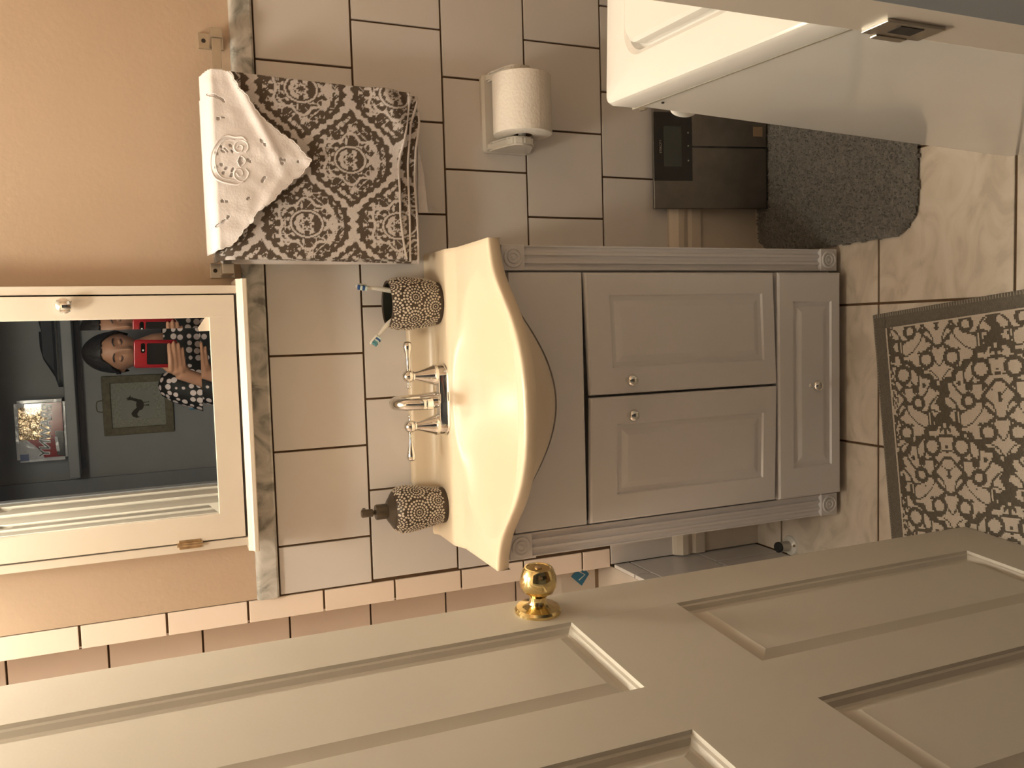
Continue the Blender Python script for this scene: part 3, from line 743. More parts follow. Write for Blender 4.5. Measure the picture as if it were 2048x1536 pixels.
for (x, y, l, w, ang) in [(421, 190, 7, 1.6, 20), (432, 193, 8, 2.2, 25), (444, 199, 7, 1.8, 40), (436, 237, 3, 3, 0), (447, 235, 3, 1.5, 0), (523, 284, 4, 2.4, 50), (529, 291, 4, 2, 60), (481, 319, 5, 4, 0), (481, 327, 4, 3.4, 0), (496, 321, 2.6, 2.6, 0), (500, 324, 2.4, 2.4, 0), (561, 320, 2.6, 2.6, 0), (564, 327, 3, 3, 0), (568, 321, 2.4, 2.4, 0), (596, 324, 1.8, 1.8, 0),
                          (529, 356, 4.5, 2.2, -50), (525, 362, 3.5, 2, -50), (497, 397, 5, 1.8, -35), (445, 402, 3, 2.4, 0), (453, 403, 3.5, 1.6, 0), (437, 450, 6, 1.8, -30), (448, 443, 6.5, 2, -38), (457, 434, 5, 1.8, -50),
                          (433, 307, 3.5, 2, 30), (446, 303, 5, 1.2, 30), (442, 294, 3.5, 2, 45), (452, 300, 5, 1.2, 40), (461, 292, 4, 2.4, 70), (464, 303, 5, 1.2, 60), (433, 334, 3.5, 2.2, -30), (443, 329, 3, 3, 0), (452, 337, 5, 1.2, -40), (447, 346, 3.5, 1.8, -45), (463, 351, 4, 2.2, -65), (465, 340, 5, 1.2, -60)]:
    c = px2(x, y); pm_ = .00080; holes.append((c, l*pm_, w*pm_, math.radians(ang)))
mask = ctr.copy()
for (c, l, w, an) in holes:
    # in the upright picture down = +x pixel, right = -y pixel
    dx, dz = GXX-c[0], GZZ-c[1]; pxx, pyy = -dz, -dx
    a = pxx*math.cos(an)+pyy*math.sin(an); b = -pxx*math.sin(an)+pyy*math.cos(an)
    mask &= ~(((a/l)**2+(b/w)**2) < 1)
def lace_y(x, z):
    dz = np.maximum(0, z-1.342)
    rp_ = np.clip((x-.29)*9, 0, 1); rp_ = rp_*rp_*(3-2*rp_); rq = np.clip((.36-x)*9, 0, 1); lo_ = np.clip((1.335-z)*14, 0, 1)
    y = YL-.003*(1+np.sin(x*38+z*20))*lo_-.006*np.exp(-((z-1.292-.46*(x-.47))/.011)**2)*rp_-.004*np.exp(-((z-1.225-.62*(x-.42))/.010)**2)*rp_
    y = y-.004*np.exp(-((z-1.262+.55*(x-.24))/.012)**2)*rq-.003*np.exp(-((x-.345-.1*(z-1.2))/.016)**2)*np.clip((1.28-z)*20, 0, 1)
    y = y-.0022*vnoise(x*55, z*55, 4)
    return y+.055*(dz/.026)**2.2
nxg, nzg = GXX.shape; YG = lace_y(GXX, GZZ)
idx = -np.ones((nxg, nzg), int); V = []; F = []
def vid(i, j):
    if idx[i, j] < 0: idx[i, j] = len(V); V.append((GXX[i, j], YG[i, j], GZZ[i, j]))
    return idx[i, j]
for i in range(nxg-1):
    for j in range(nzg-1):
        if mask[i, j] and mask[i+1, j] and mask[i, j+1] and mask[i+1, j+1]: F.append((vid(i, j), vid(i+1, j), vid(i+1, j+1), vid(i, j+1)))
o = obj('linen', W((V, F), lc), 'lace', lc, 3)
so = o.modifiers.new('thick', 'SOLIDIFY'); so.thickness = .0012; so.offset = 0
V, F = [], []; idx[:] = -1                       # the under layer of the folded cloth
for i in range(0, nxg-2, 2):
    for j in range(0, nzg-2, 2):
        if all(ctr[a_, b_] for a_ in (max(i-2, 0), min(i+4, nxg-1)) for b_ in (max(j-2, 0), min(j+4, nzg-1))): F.append((vid(i, j), vid(i+2, j), vid(i+2, j+2), vid(i, j+2)))
obj('under_layer', W(mv((V, F), (0, .0026, 0)), lc), 'lace', lc, 3)
def emb(pp, r, closed=False):
    q = [px2(*p) for p in pp]; pts = bez([(a, float(lace_y(np.array(a), np.array(b)))-.0008, b) for a, b in q], 5)
    return tube(pts, r, 7, flat=(1, 1))
em = [emb([(473, 297), (478, 291), (485, 294), (483, 303), (474, 305), (468, 297), (471, 287), (482, 281), (493, 287), (496, 298), (490, 306)], .0017),
      emb([(473, 347), (478, 353), (485, 350), (483, 341), (474, 339), (468, 347), (471, 357), (482, 363), (493, 357), (497, 346), (491, 338)], .0017),
      emb([(493, 284), (484, 275), (470, 275), (455, 272), (442, 277), (432, 288), (424, 305), (422, 322), (424, 340), (430, 355), (442, 363), (458, 367), (474, 369), (488, 363)], .0021),
      emb([(474, 323), (481, 312), (491, 323), (481, 335), (474, 323)], .0012),
      emb([(470, 281), (456, 280), (444, 285), (436, 297), (431, 312), (431, 330), (436, 346), (446, 356), (460, 359), (472, 361)], .0012)]
for e_ in (edge,):
    pts = [(p[0], float(lace_y(np.array(p[0]), np.array(p[1])))-.0003, p[1]) for p in e_[::2]]
    em.append(tube(pts, .0013, 6))
obj('embroidery', W(joing(*em), lc), 'lace', lc, 3)

# ================================================================== TOILET PAPER
th = thing('toilet_paper_holder', 'square white ceramic toilet paper holder set in the wall tiles', 'paper holder', (.49, 0, .70))
obj('plate', W(loft([([(.4885+p[0], .7035+p[1]) for p in rr(.088, .058, .010)], 0), ([(.4885+p[0], .7035+p[1]) for p in rr(.088, .058, .010)], .010), ([(.4885+p[0], .7035+p[1]) for p in rr(.082, .052, .009)], .016)]), type('o', (), {'location': (0, 0, 0)})()), 'ceramic', th, .5)
pl = th.children[0]; pl.data.transform(Matrix(((1, 0, 0, -.49), (0, 0, -1, 0), (0, 1, 0, -.70), (0, 0, 0, 1))))
for x0, x1 in ((.4020, .4220), (.5560, .5760)):
    pr4 = [(-.012, .755), (-.030, .742), (-.078, .729), (-.098, .722), (-.104, .700), (-.098, .676), (-.078, .664), (-.030, .653), (-.012, .650)]
    bm = bmesh.new(); vv = [bm.verts.new((x, p[0], p[1])) for x in (x0, x1) for p in pr4]; n = len(pr4)
    bm.faces.new(vv[:n]); bm.faces.new(vv[n:][::-1])
    for i in range(n): bm.faces.new((vv[i], vv[(i+1) % n], vv[n+(i+1) % n], vv[n+i]))
    bmesh.ops.bevel(bm, geom=list(bm.edges), offset=.004, segments=2, affect='EDGES')
    obj('arm', W(from_bm(bm), th), 'ceramic', th, .5)
obj('roller', W(mv(lathe([(.0065, .4215), (.0065, .425), (.0085, .4255), (.0085, .5525), (.0065, .553), (.0065, .5565)], 18, 'x'), (0, -.083, .6955)), th), 'brush', th, SM)
rl_ = thing('toilet_roll', 'white toilet paper roll on the ceramic holder', 'toilet paper', (.49, -.086, .6945))
R1 = .0655
obj('tissue', lathe([(.021, -.0635), (R1-.003, -.0640), (R1-.0005, -.0625), (R1, -.058), (R1, .058), (R1-.0005, .0625), (R1-.003, .0640), (.021, .0635), (.021, -.0635)], 64, 'x', False), 'paper', rl_, .6)
obj('core', lathe([(.0195, -.0632), (.0208, -.0632), (.0208, .0632), (.0195, .0632), (.0195, -.0632)], 32, 'x', False), 'card', rl_, .6)
fl_p = np.zeros((12, 20, 3))
for i in range(12):
    for j in range(20):
        a = -.2+1.75*j/19; lim = .5+.5*math.sin(i*.55+1.); rr0 = R1+.0008+.0012*(j/19)**3
        x = -.062+.124*i/11; fl_p[i, j] = (x, -rr0*math.cos(a), rr0*math.sin(a)*(1))
sheet = gridg(fl_p); obj('loose_sheet', ([v for v in sheet[0]], [f for q, f in enumerate(sheet[1]) if (q % 19) < 9+7*math.sin((q//19)*.33)]), 'paper', rl_, 3)

# ================================================================== BATHROOM SCALE
sc = thing('bathroom_scale', 'dark steel bathroom scale with a black display panel leaning on the wall', 'scale', (.437, -.086, .0215))
tl = math.atan2(.062, .300)
sm = rot('X', -tl+0)   # local: x across, z up the plate, -y the face
def scl(g): return xf(g, rot('X', -tl))
SWH = .152; SH = .302
obj('platform', scl(box(-SWH, SWH, 0, .012, 0, SH, .004, 3)), 'steel', sc, .5)
obj('base', scl(box(-SWH+.018, SWH-.018, .011, .024, .018, SH-.018, .004)), 'blackr', sc)
dp = obj('display_panel', scl(box(-.0835, .0835, -.0012, .002, SH-.1010, SH-.001, .0006, 1)), 'black', sc)
obj('screen', scl(box(-.0490, .0490, -.0018, 0, SH-.0730, SH-.0260, .0003, 1)), 'lcd', dp)
obj('centre_strip', scl(box(-.0022, .0022, -.0009, .002, .001, SH-.1010)), 'black', sc)
tg = xf(textg('ETEKCITY', .0075, .0002), rot('X', -tl) @ Matrix.Translation((0, -.0014, SH-.0180)) @ rot('X', PI/2))
obj('brand_print', tg, 'nickel', dp)
for x in (-.034, .002, .034): obj('button', scl(box(x-.0018, x+.0018, -.0018, 0, SH-.0920, SH-.0885)), 'nickel', dp)
obj('sticker', scl(box(.028, .052, -.0008, .001, .012, .037)), 'card', sc)

# ================================================================== RUGS
rg = thing('toilet_rug', 'plain grey chenille rug on the floor between vanity and washing machine', 'rug', (.50, -.28, 0))
rx0, rx1, ry0, ry1, rrr = .1680, .8600, -.5330, -.0300, .075
N1, N2 = 230, 170
U, Vv = np.meshgrid(np.linspace(rx0, rx1, N1), np.linspace(ry0, ry1, N2), indexing='ij')
dxe = np.minimum(U-rx0, rx1-U); dye = np.minimum(Vv-ry0, ry1-Vv)
de = np.where((dxe < rrr) & (dye < rrr), rrr-np.hypot(rrr-dxe, rrr-dye), np.minimum(dxe, dye))
de = de+.004*(vnoise(U*70, Vv*70, 6)-.5)
Zr = .0145*np.clip(de/.012, 0, 1)**.5+.0045*(vnoise(U*260, Vv*260, 3)-.5)+.004*(vnoise(U*90, Vv*90, 9)-.5)
Zr = np.maximum(Zr, .001); g = gridg(np.stack([U, Vv, Zr], -1)); ok = (de > 0).ravel()
g = (g[0], [f for f in g[1] if all(ok[list(f)])])
obj('pile', W(g, rg), 'rug', rg, 3)
rnd = random.Random(4); V, F = [], []
for k in range(9000):
    x, y = rnd.uniform(rx0, rx1), rnd.uniform(ry0, ry1)
    i, j = int((x-rx0)/(rx1-rx0)*(N1-1)), int((y-ry0)/(ry1-ry0)*(N2-1))
    if de[i, j] < .002: continue
    z = Zr[i, j]-.002; r = rnd.uniform(.0018, .0030); h = rnd.uniform(.004, .008); ax, ay = rnd.uniform(-.004, .004), rnd.uniform(-.004, .004); n0 = len(V)
    for q in range(4): V.append((x+r*math.cos(q*PI/2), y+r*math.sin(q*PI/2), z))
    V.append((x+ax, y+ay, z+h))
    for q in range(4): F.append((n0+q, n0+(q+1) % 4, n0+4))
o = obj('tufts', W((V, F), rg), 'rug', rg); o['kind'] = 'stuff'

mt = thing('bath_mat', 'cream and taupe damask bath mat with a plain taupe border', 'mat', (.0068, -.4130, 0), math.atan2(-.108, -.994))
ML, MW, CB = .578, .52, .0032
BD = .033
nu, nv = int((ML-2*BD)/CB), int((MW-2*BD)/CB)
A, B = np.meshgrid((np.arange(nu)+.5)*CB, (np.arange(nv)+.5)*CB, indexing='ij')
MA, MB = .300, .250
def mat_pat(a, b):
    q = b-.128; p = a-.315
    def cell(oa, ob):
        da = (p-oa+MA/2) % MA-MA/2; db = (q-ob+MB/2) % MB-MB/2; return da, db, np.abs(da)/(MA/2), np.abs(db)/(MB/2)
    d0, d1 = cell(0, 0), cell(MA/2, MB/2)
    g0 = d0[3]-(1-d0[2])-.14*np.sin(2*PI*d0[2]); s = g0 < 0
    da = np.where(s, d0[0], d1[0]); db = np.where(s, d0[1], d1[1]); gg = np.abs(g0)
    ab = np.abs(db); th_ = np.arctan2(db, da)
    n1 = vnoise(da*38+40, ab*38+3, 11); n2 = vnoise(da*85+50, ab*85+13, 12); n3 = vnoise(a*300, b*300, 13)
    cv = np.sin(da*92+1.8*np.sin(ab*70))+np.sin(ab*105+1.9*np.sin(da*66+.8)); rad = np.hypot(da, db)
    dark = (np.abs(cv-.15) < .27) | (n2 > .83) | (np.abs(rad-.034-.004*np.cos(th_*4)) < .0034) | (rad < .005)
    for (ca, cb_, cr) in ((.062, .030, .0155), (-.060, .034, .0175), (.0, .066, .013)):
        q_ = np.hypot(da-ca, ab-cb_); dark = np.where(q_ < cr+.004, np.abs(q_-cr) < .0042, dark)
    dark |= gg < .085+.05*np.sin(th_*21)+.05*(n3-.5)
    return np.where(dark, 0., 1.)
pat = mat_pat(A, B)
pat[0, :] = 1; pat[-1, :] = 1; pat[:, 0] = 1; pat[:, -1] = 1
edgez = (B < .020) & (B > CB) & (vnoise(A*190, B*330, 21) > .52); pat[edgez] = 0
PX = np.stack(np.meshgrid(BD+np.arange(nu+1)*CB, BD+np.arange(nv+1)*CB, indexing='ij')+[np.zeros((nu+1, nv+1))], -1)
PX[..., 2] = .0068+.0010*np.sin(PX[..., 0]*9)*np.sin(PX[..., 1]*11)+.0012*(vnoise(PX[..., 0]*260, PX[..., 1]*260, 2)-.5)
pz = np.pad(pat, 1, mode='edge'); PX[..., 2] += .0014*(pz[1:, 1:]+pz[:-1, 1:]+pz[1:, :-1]+pz[:-1, :-1])/4
o = obj('pile', gridg(PX), 'matw', mt)
a = o.data.attributes.new('pat', 'FLOAT', 'FACE'); a.data.foreach_set('value', pat.ravel().astype(np.float32))
for nm, (a0, a1, b0, b1) in (('border', (0, ML, 0, BD)), ('border', (0, ML, MW-BD, MW)), ('border', (0, BD, BD, MW-BD)), ('border', (ML-BD, ML, BD, MW-BD))):
    obj(nm, box(a0, a1, b0, b1, .0005, .0075, .0022, 2), 'matb', mt)
obj('backing', box(.004, ML-.004, .004, MW-.004, .0003, .0045), 'matb', mt)
st_ = []
for k in range(int(MW/.006)): st_.append(box(.001, .0085, k*.006+.001, k*.006+.0026, .0068, .0082))
for k in range(int(ML/.006)): st_.append(box(k*.006+.001, k*.006+.0026, .0006, .0045, .0068, .0080))
o = obj('stitching', joing(*st_), 'stitch', mt); o['kind'] = 'stuff'

# ================================================================== WASHING MACHINE
wm = thing('washing_machine', 'glossy white top-loading washing machine beside the doorway', 'washing machine', (.3085, -.7470, 0), -.061)
WX, WY, WZ = .655, .512, .860
def rro(hx, hy, r, n=10): return [(WX/2+p[0], -WY/2+p[1]) for p in rr(hx, hy, r, n)]
lean = lambda P_, dx, dy: [(p[0]+dx*(1 if p[0] < WX/2 else 0), p[1]+dy*(1 if p[1] > -WY/2 else 0)) for p in P_]
o1 = rro(WX/2-.003, WY/2-.003, .010)
obj('body', loft([(lean(o1, -.026, .018), .020), (lean(o1, -.026, .018), .024), (o1, WZ-.0495)]), 'enamel', wm, .5)
a0, a1, a2 = rro(WX/2, WY/2, .014), rro(WX/2-.003, WY/2-.003, .012), rro(WX/2-.009, WY/2-.009, .010)
LCX, LCY = .272, -.2560
def lidp(hx, hy, r): return [(LCX+p[0], LCY+p[1]) for p in rr(hx, hy, r, 10)]
r0, r1, r2 = lidp(.222, .202, .040), lidp(.216, .196, .036), lidp(.2130, .1930, .034)
g = loft([(a0, WZ-.0455), (a0, WZ-.009), (a1, WZ-.003), (a2, WZ), (r0, WZ), (r1, WZ-.004), (r2, WZ-.014)])
obj('top_cover', g, 'enamel', wm, .5)
l0, l1, l2 = lidp(.2085, .1885, .030), lidp(.2080, .1880, .030), lidp(.2040, .1840, .027)
obj('lid', loft([(l0, WZ-.0135), (l0, WZ+.002), (l1, WZ+.006), (l2, WZ+.0095)]), 'enamel', wm, .5)
obj('seam', box(-.0006, WX-.002, -WY+.002, -.002, WZ-.0492, WZ-.0458), 'stitch', wm)
obj('control_panel', box(WX-.11, WX, -WY, 0, WZ-.002, WZ+.12, .012, 3), 'enamel', wm, .5)
obj('hose_bulge', ball((.006, .006, .722), .022, 18, 12, (.42, .36, 1.)), 'enamel', wm, 3)
obj('screw', mv(lathe([(.0022, -.001), (.0022, .001)], 10, 'x'), (.0015, -.05, WZ-.066)), 'dark', wm)
obj('clip', box(-.0005, .010, -.012, .004, WZ-.066, WZ-.060, .001, 1), 'nickel', wm)
for x in (.04, WX-.04):
    for y in (-.04, -WY+.04): obj('foot', mv(lathe([(.020, 0), (.020, .010), (.012, .021)], 16), (x, y, 0)), 'blackr', wm)

# ================================================================== BATHTUB AND THINGS BY IT
TZt = .436
bt = thing('bathtub', 'built-in bathtub with a tiled front beside the vanity', 'bathtub', (-.99, -.5, 0))
ti, to = -1.378, -.6005
y0t, y1t = YD0+.003, YA-.005
rim = joing(box(to-.095, to-.009, y0t, y1t, TZt-.05, TZt, .006), box(ti, ti+.09, y0t, y1t, TZt-.05, TZt, .006), box(ti+.08, to-.09, y1t-.16, y1t, TZt-.05, TZt, .006), box(ti+.08, to-.09, y0t, y0t+.10, TZt-.05, TZt, .006))
obj('rim', W(rim, bt), 'bagw', bt, .5)
cx, cy = (ti+to)/2-.0, (y0t+y1t)/2-.03
tubg = loft([([(cx+p[0], cy+p[1]) for p in rr(.205, .50, .12)], .10), ([(cx+p[0], cy+p[1]) for p in rr(.26, .60, .13)], .18), ([(cx+p[0], cy+p[1]) for p in rr(.30, .665, .06)], TZt-.004)])
tubg = (tubg[0], [f for f in tubg[1] if not all(tubg[0][i][2] > .42 for i in f)])
obj('basin', W(tubg, bt), 'bagw', bt, .6)
ap = obj('apron', W(box(to-.020, to-.0085, y0t, y1t, .0, TZt-.02), bt), 'grout', bt)
for r, (za, zb) in enumerate(((.003, .197), (.2015, .390), (.3945, .436))):
    for k in range(9):
        ya = y0t+.0+(k+(-.5 if r % 2 else 0))*.2032; yb = ya+.1987; ya, yb = max(ya, y0t), min(yb, .001 if True else y1t)
        if yb-ya < .02: continue
        o = obj('tile', W(box(to-.009, to, ya, yb, za, zb, .0012), bt), 'tile', ap)
cb = thing('soap_carton', 'small white carton with a blue diamond emblem on the tub rim', 'carton', (-.668, .115, TZt))
obj('carton_body', box(-.046, .046, -.028, .028, .0, .108, .002), 'bagw', cb)
obj('brown_band', box(-.0465, .0465, -.0285, .0285, .0, .010), 'card', cb)
obj('emblem', prism([(.0, .030), (.028, .0), (.0, -.022), (-.028, 0)], 0, .0008), 'label', cb)
cb.children[2].data.transform(Matrix.Translation((.024, -.0285, .050)) @ rot('X', PI/2))
obj('emblem_mark', joing(tube([(.012, -.0295, .058), (.024, -.0295, .040), (.036, -.0295, .058)], .0014, 6)), 'brush', cb)
ds = thing('door_stop', 'small white floor door stop with a black rubber cap beside the tub', 'door stop', (-.575, -.140, 0))
obj('flange', lathe([(.026, 0), (.024, .003), (.015, .006), (.013, .008)], 24), 'ceramic', ds, SM)
obj('post', lathe([(.013, .006), (.012, .030), (.014, .034)], 20), 'ceramic', ds, SM)
obj('rubber_cap', lathe([(.0125, .033), (.0135, .035), (.0135, .041), (.011, .044), (.002, .045)], 24), 'blackr', ds, SM)
obj('screw', mv(lathe([(.0035, .003), (.0035, .006)], 10), (.004, -.019, 0)), 'oldmetal', ds)

# ================================================================== HALL THINGS SEEN IN THE MIRROR
sh = thing('wall_shelf', 'grey painted shelf on the hall wall', 'shelf', (0, YH, 1.717))
obj('board', box(-.575, .62, .0, .205, 0, .044, .004), 'greyd', sh)
obj('cleat', box(-.560, .60, .0, .022, -.022, 0, .003), 'greyd', sh)
for x in (.45,):
    obj('bracket', xf(prism([(0, 0), (.17, 0), (.15, -.02), (.02, -.16), (0, -.16)], -.010, .010), Matrix.Translation((x, 0, 0)) @ Matrix(((0, 0, 1, 0), (1, 0, 0, 0), (0, 1, 0, 0), (0, 0, 0, 1)))), 'greyd', sh)
pk = thing('paper_towel_pack', 'red, white and gold plastic pack of paper towels on the grey shelf', 'paper towels', (-.355, YH+.105, 1.7612))
def puff(x0, x1, y0, y1, z0, z1):
    bm = bmesh.new(); bmesh.ops.create_cube(bm, size=1); bmesh.ops.subdivide_edges(bm, edges=list(bm.edges), cuts=7, use_grid_fill=True)
    for v in bm.verts:
        c = v.co.copy(); f = [abs(t)*2 for t in c]
        k = 1+.05*(1-max(f[0], f[2])**4)
        c.y *= k if abs(c.y) > .45 else 1
        n = .004*math.sin(c.x*37+c.z*23)*math.sin(c.z*51)
        v.co = ((x0+x1)/2+c.x*(x1-x0), (y0+y1)/2+c.y*(y1-y0)+n, (z0+z1)/2+c.z*(z1-z0))
    bmesh.ops.bevel(bm, geom=[e for e in bm.edges if e.calc_face_angle(0) > 1.2], offset=.012, segments=2, affect='EDGES'); return from_bm(bm)
obj('film', puff(-.135, .135, -.085, .085, 0, .196), 'packw', pk, 1.2)
fy = .0915
def flat(poly, y, dy=.0008):
    g = prism(poly, 0, dy); return xf(g, Matrix.Translation((0, y, 0)) @ Matrix(((1, 0, 0, 0), (0, 0, 1, 0), (0, 1, 0, 0), (0, 0, 0, 1))))
obj('red_print', flat([(-.118, .012), (.120, .012), (.120, .155), (.070, .160), (-.010, .165), (-.040, .150), (-.062, .125), (-.085, .105), (-.118, .090)], fy), 'packr', pk)
obj('gold_print', flat([(-.036, .060), (.105, .075), (.105, .178), (-.036, .182)], fy+.001), 'packg', pk)
obj('black_print', flat([(-.118, .012), (-.006, .012), (-.004, .044), (-.112, .040)], fy+.001), 'packk', pk)
obj('blue_print', flat([(-.126, .150), (-.098, .150), (-.098, .182), (-.126, .182)], fy+.001), 'packb', pk)
tgm = Matrix.Translation((.0, fy+.0035, .078)) @ rot('Y', .10) @ rot('Z', PI) @ rot('X', PI/2)
obj('lettering_outline', xf(textg('BRAWNY', .054, .0002, .0035), tgm @ Matrix.Translation((0, 0, -.0012))), 'packw', pk)
obj('lettering', xf(textg('BRAWNY', .054, .0004), tgm), 'packk', pk)
obj('grey_label', flat([(-.095, .030), (-.030, .036), (-.030, .047), (-.095, .042)], fy+.002), 'packw', pk)
cs = thing('zip_case', 'dark slate zipped case lying on the grey shelf', 'case', (-.02, YH+.12, 1.7612))
obj('shell', loft([([(p[0], p[1]) for p in rr(.150, .055, .04)], 0), ([(p[0], p[1]) for p in rr(.150, .055, .04)], .022), ([(p[0]+.02, p[1]) for p in rr(.125, .042, .03)], .034), ([(p[0]+.06, p[1]) for p in rr(.085, .034, .015)], .075), ([(p[0]+.08, p[1]) for p in rr(.055, .022, .015)], .086)]), 'slate', cs, .6)
obj('zip', tube([(-.13, .0555, .014), (0, .0565, .016), (.13, .0555, .014)], .0025, 8), 'nickel', cs)
pf = thing('picture_frame', 'olive wicker framed rooster picture hung on the hall wall', 'picture', (-.275, YH, 1.31))
X_, Z_ = .141, .306
for g_ in (box(-X_, X_, 0, .022, 0, .036, .006), box(-X_, X_, 0, .022, Z_-.036, Z_, .006), box(-X_, -X_+.036, 0, .022, .03, Z_-.03, .006), box(X_-.036, X_, 0, .022, .03, Z_-.03, .006)): obj('moulding', g_, 'frame', pf, .5)
obj('mount', box(-X_+.03, X_-.03, .002, .008, .03, Z_-.03), 'art', pf)
obj('print', box(-.068, .068, .007, .0095, .085, .228), 'artp', pf)
el = lambda cx_, cz_, a_, b_: [(cx_+a_*math.cos(t), cz_+b_*math.sin(t)) for t in np.linspace(0, 2*PI, 18)[:-1]]
rs = [flat(el(-.002, .146, .026, .017), .0096, .0006), flat([(-.018, .140), (-.030, .150), (-.044, .160), (-.056, .158), (-.060, .146), (-.064, .164), (-.056, .180), (-.042, .186), (-.028, .176), (-.014, .160)], .0097, .0006),
      flat([(.008, .150), (.024, .150), (.030, .166), (.034, .186), (.024, .190), (.018, .172)], .0098, .0006), flat(el(.030, .189, .0085, .0075), .0099, .0006), flat([(.037, .190), (.047, .186), (.037, .184)], .0098, .0006),
      flat([(.022, .194), (.024, .204), (.028, .198), (.032, .205), (.035, .196)], .0098, .0006), flat([(.034, .182), (.038, .172), (.030, .180)], .0098, .0006),
      flat([(-.006, .132), (-.009, .108), (-.016, .107), (-.002, .106), (-.004, .132)], .0097, .0006), flat([(.006, .132), (.008, .108), (.002, .106), (.016, .106), (.011, .109), (.010, .132)], .0097, .0006)]
obj('rooster', joing(*rs), 'ink', pf)
obj('hanger', tube(bez([(-.028, .008, Z_-.002), (-.024, .006, Z_+.020), (-.010, .005, Z_+.026), (.010, .005, Z_+.026), (.024, .006, Z_+.020), (.028, .008, Z_-.002)], 5), .0022, 8), 'frame', pf, 3)
hk = thing('key_hook', 'small blue plastic holder on the hall wall beside the framed picture', 'hook', (-.296, YH, 1.185))
obj('plate', box(-.020, .020, 0, .010, 0, .048, .004), 'bluec', hk); obj('cup', lathe([(.012, 0), (.016, .012), (.018, .030)], 16), 'bluec', hk, SM); hk.children[1].location = (0, .024, .006)

# ================================================================== PERSON IN THE DOORWAY, HOLDING THE PHONE
def capsule(pts, rad, seg=14):
    """closed tapered limb with round ends"""
    P = [Vector(p) for p in pts]; d0 = (P[0]-P[1]).normalized(); d1 = (P[-1]-P[-2]).normalized(); r0, r1 = rad[0], rad[-1]
    pp = [P[0]+d0*r0*c for c in (.98, .86, .5)]+P+[P[-1]+d1*r1*c for c in (.5, .86, .98)]
    rr2 = [r0*.18, r0*.5, r0*.866]+list(rad)+[r1*.866, r1*.5, r1*.18]
    return tube([tuple(p) for p in pp], rr2, seg)
def body_loft(secs, seg=36):
    """(centre x, centre y, z, half width, half depth) sections"""
    V, F = [], []
    for (x, y, z, a, b) in secs:
        for k in range(seg):
            t = 2*PI*k/seg; V.append((x+a*math.copysign(abs(math.cos(t))**.9, math.cos(t)), y+b*math.copysign(abs(math.sin(t))**.9, math.sin(t)), z))
    n = len(secs)
    for i in range(n-1):
        for k in range(seg): F.append((i*seg+k, i*seg+(k+1) % seg, (i+1)*seg+(k+1) % seg, (i+1)*seg+k))
    F.append(tuple(range(seg-1, -1, -1))); F.append(tuple((n-1)*seg+k for k in range(seg))); return V, F
PXc, PYc = -.004, -2.165
HC = Vector((-.024, -2.115, 1.540))     # head centre
def head_geom():
    V, F = [], []; R, S = 40, 56
    for i in range(R+1):
        ph = PI*max(.01, min(.99, i/R))
        for k in range(S):
            t = 2*PI*k/S; x, y, z = math.sin(ph)*math.cos(t), math.sin(ph)*math.sin(t), -math.cos(ph)   # +y is the face
            w = .074*(1 if z > -.1 else 1-.42*((-z-.1)/.9)**1.5); px, py, pz = x*w, y*.094, z*.118
            if y > 0:
                py -= .010*max(0, -z)*y                                  # flatter lower face
                f = y**2
                px0 = px
                py += f*.026*math.exp(-(px0/.0115)**2)*math.exp(-((pz+.028)/.022)**2)      # nose tip
                py += f*.012*math.exp(-(px0/.009)**2)*math.exp(-((pz-.002)/.020)**2)       # bridge
                for s in (-1, 1):
                    py -= f*.0115*math.exp(-((px0-s*.031)/.017)**2)*math.exp(-((pz-.008)/.013)**2)   # eye sockets
                    py += f*.0045*math.exp(-((px0-s*.030)/.022)**2)*math.exp(-((pz-.030)/.008)**2)   # brow
                    py += f*.004*math.exp(-((px0-s*.036)/.018)**2)*math.exp(-((pz+.022)/.018)**2)    # cheek
                py += f*.006*math.exp(-(px0/.022)**2)*math.exp(-((pz+.062)/.007)**2)       # lips
                py += f*.008*math.exp(-(px0/.018)**2)*math.exp(-((pz+.098)/.014)**2)       # chin
            V.append((px, py, pz))
    for i in range(R):
        for k in range(S): F.append((i*S+k, i*S+(k+1) % S, (i+1)*S+(k+1) % S, (i+1)*S+k))
    F.append(tuple(range(S-1, -1, -1))); F.append(tuple(R*S+k for k in range(S)))
    return xf((V, F), Matrix.Translation(HC) @ rot('Z', -.10) @ rot('X', -.22))     # looking down at the phone
RT, UP, FW = Vector(MR[0]), -Vector(MR[1]), Vector(MR[2])
CP = Vector(CAM)
def ph(r, u, f=0.): return tuple(CP+RT*r+UP*u+FW*(f-.003))
parts = [head_geom(),
         capsule([(PXc, PYc+.005, 1.30), (PXc, PYc+.030, 1.40), (HC.x, HC.y-.015, 1.46)], [.062, .053, .050]),
         body_loft([(PXc, PYc, .80, .150, .105), (PXc, PYc, .90, .165, .115), (PXc, PYc, 1.02, .140, .098), (PXc, PYc, 1.15, .155, .112), (PXc, PYc, 1.26, .165, .105), (PXc, PYc, 1.32, .150, .085), (PXc, PYc, 1.36, .085, .062)])]
for s in (-1, 1):
    parts.append(capsule([(s*.085, PYc, .86), (s*.088, PYc+.01, .48), (s*.088, PYc-.01, .09)], [.085, .058, .040]))
    parts.append(capsule([(s*.088, PYc-.03, .045), (s*.098, PYc+.11, .032)], [.038, .030]))
    for e in (-1, 1): pass
for s in (-1, 1): parts.append(xf(ball((s*.074, -.012, -.004), .028, 12, 10, (.30, .62, 1.)), Matrix.Translation(HC) @ rot('Z', -.10) @ rot('X', -.22)))
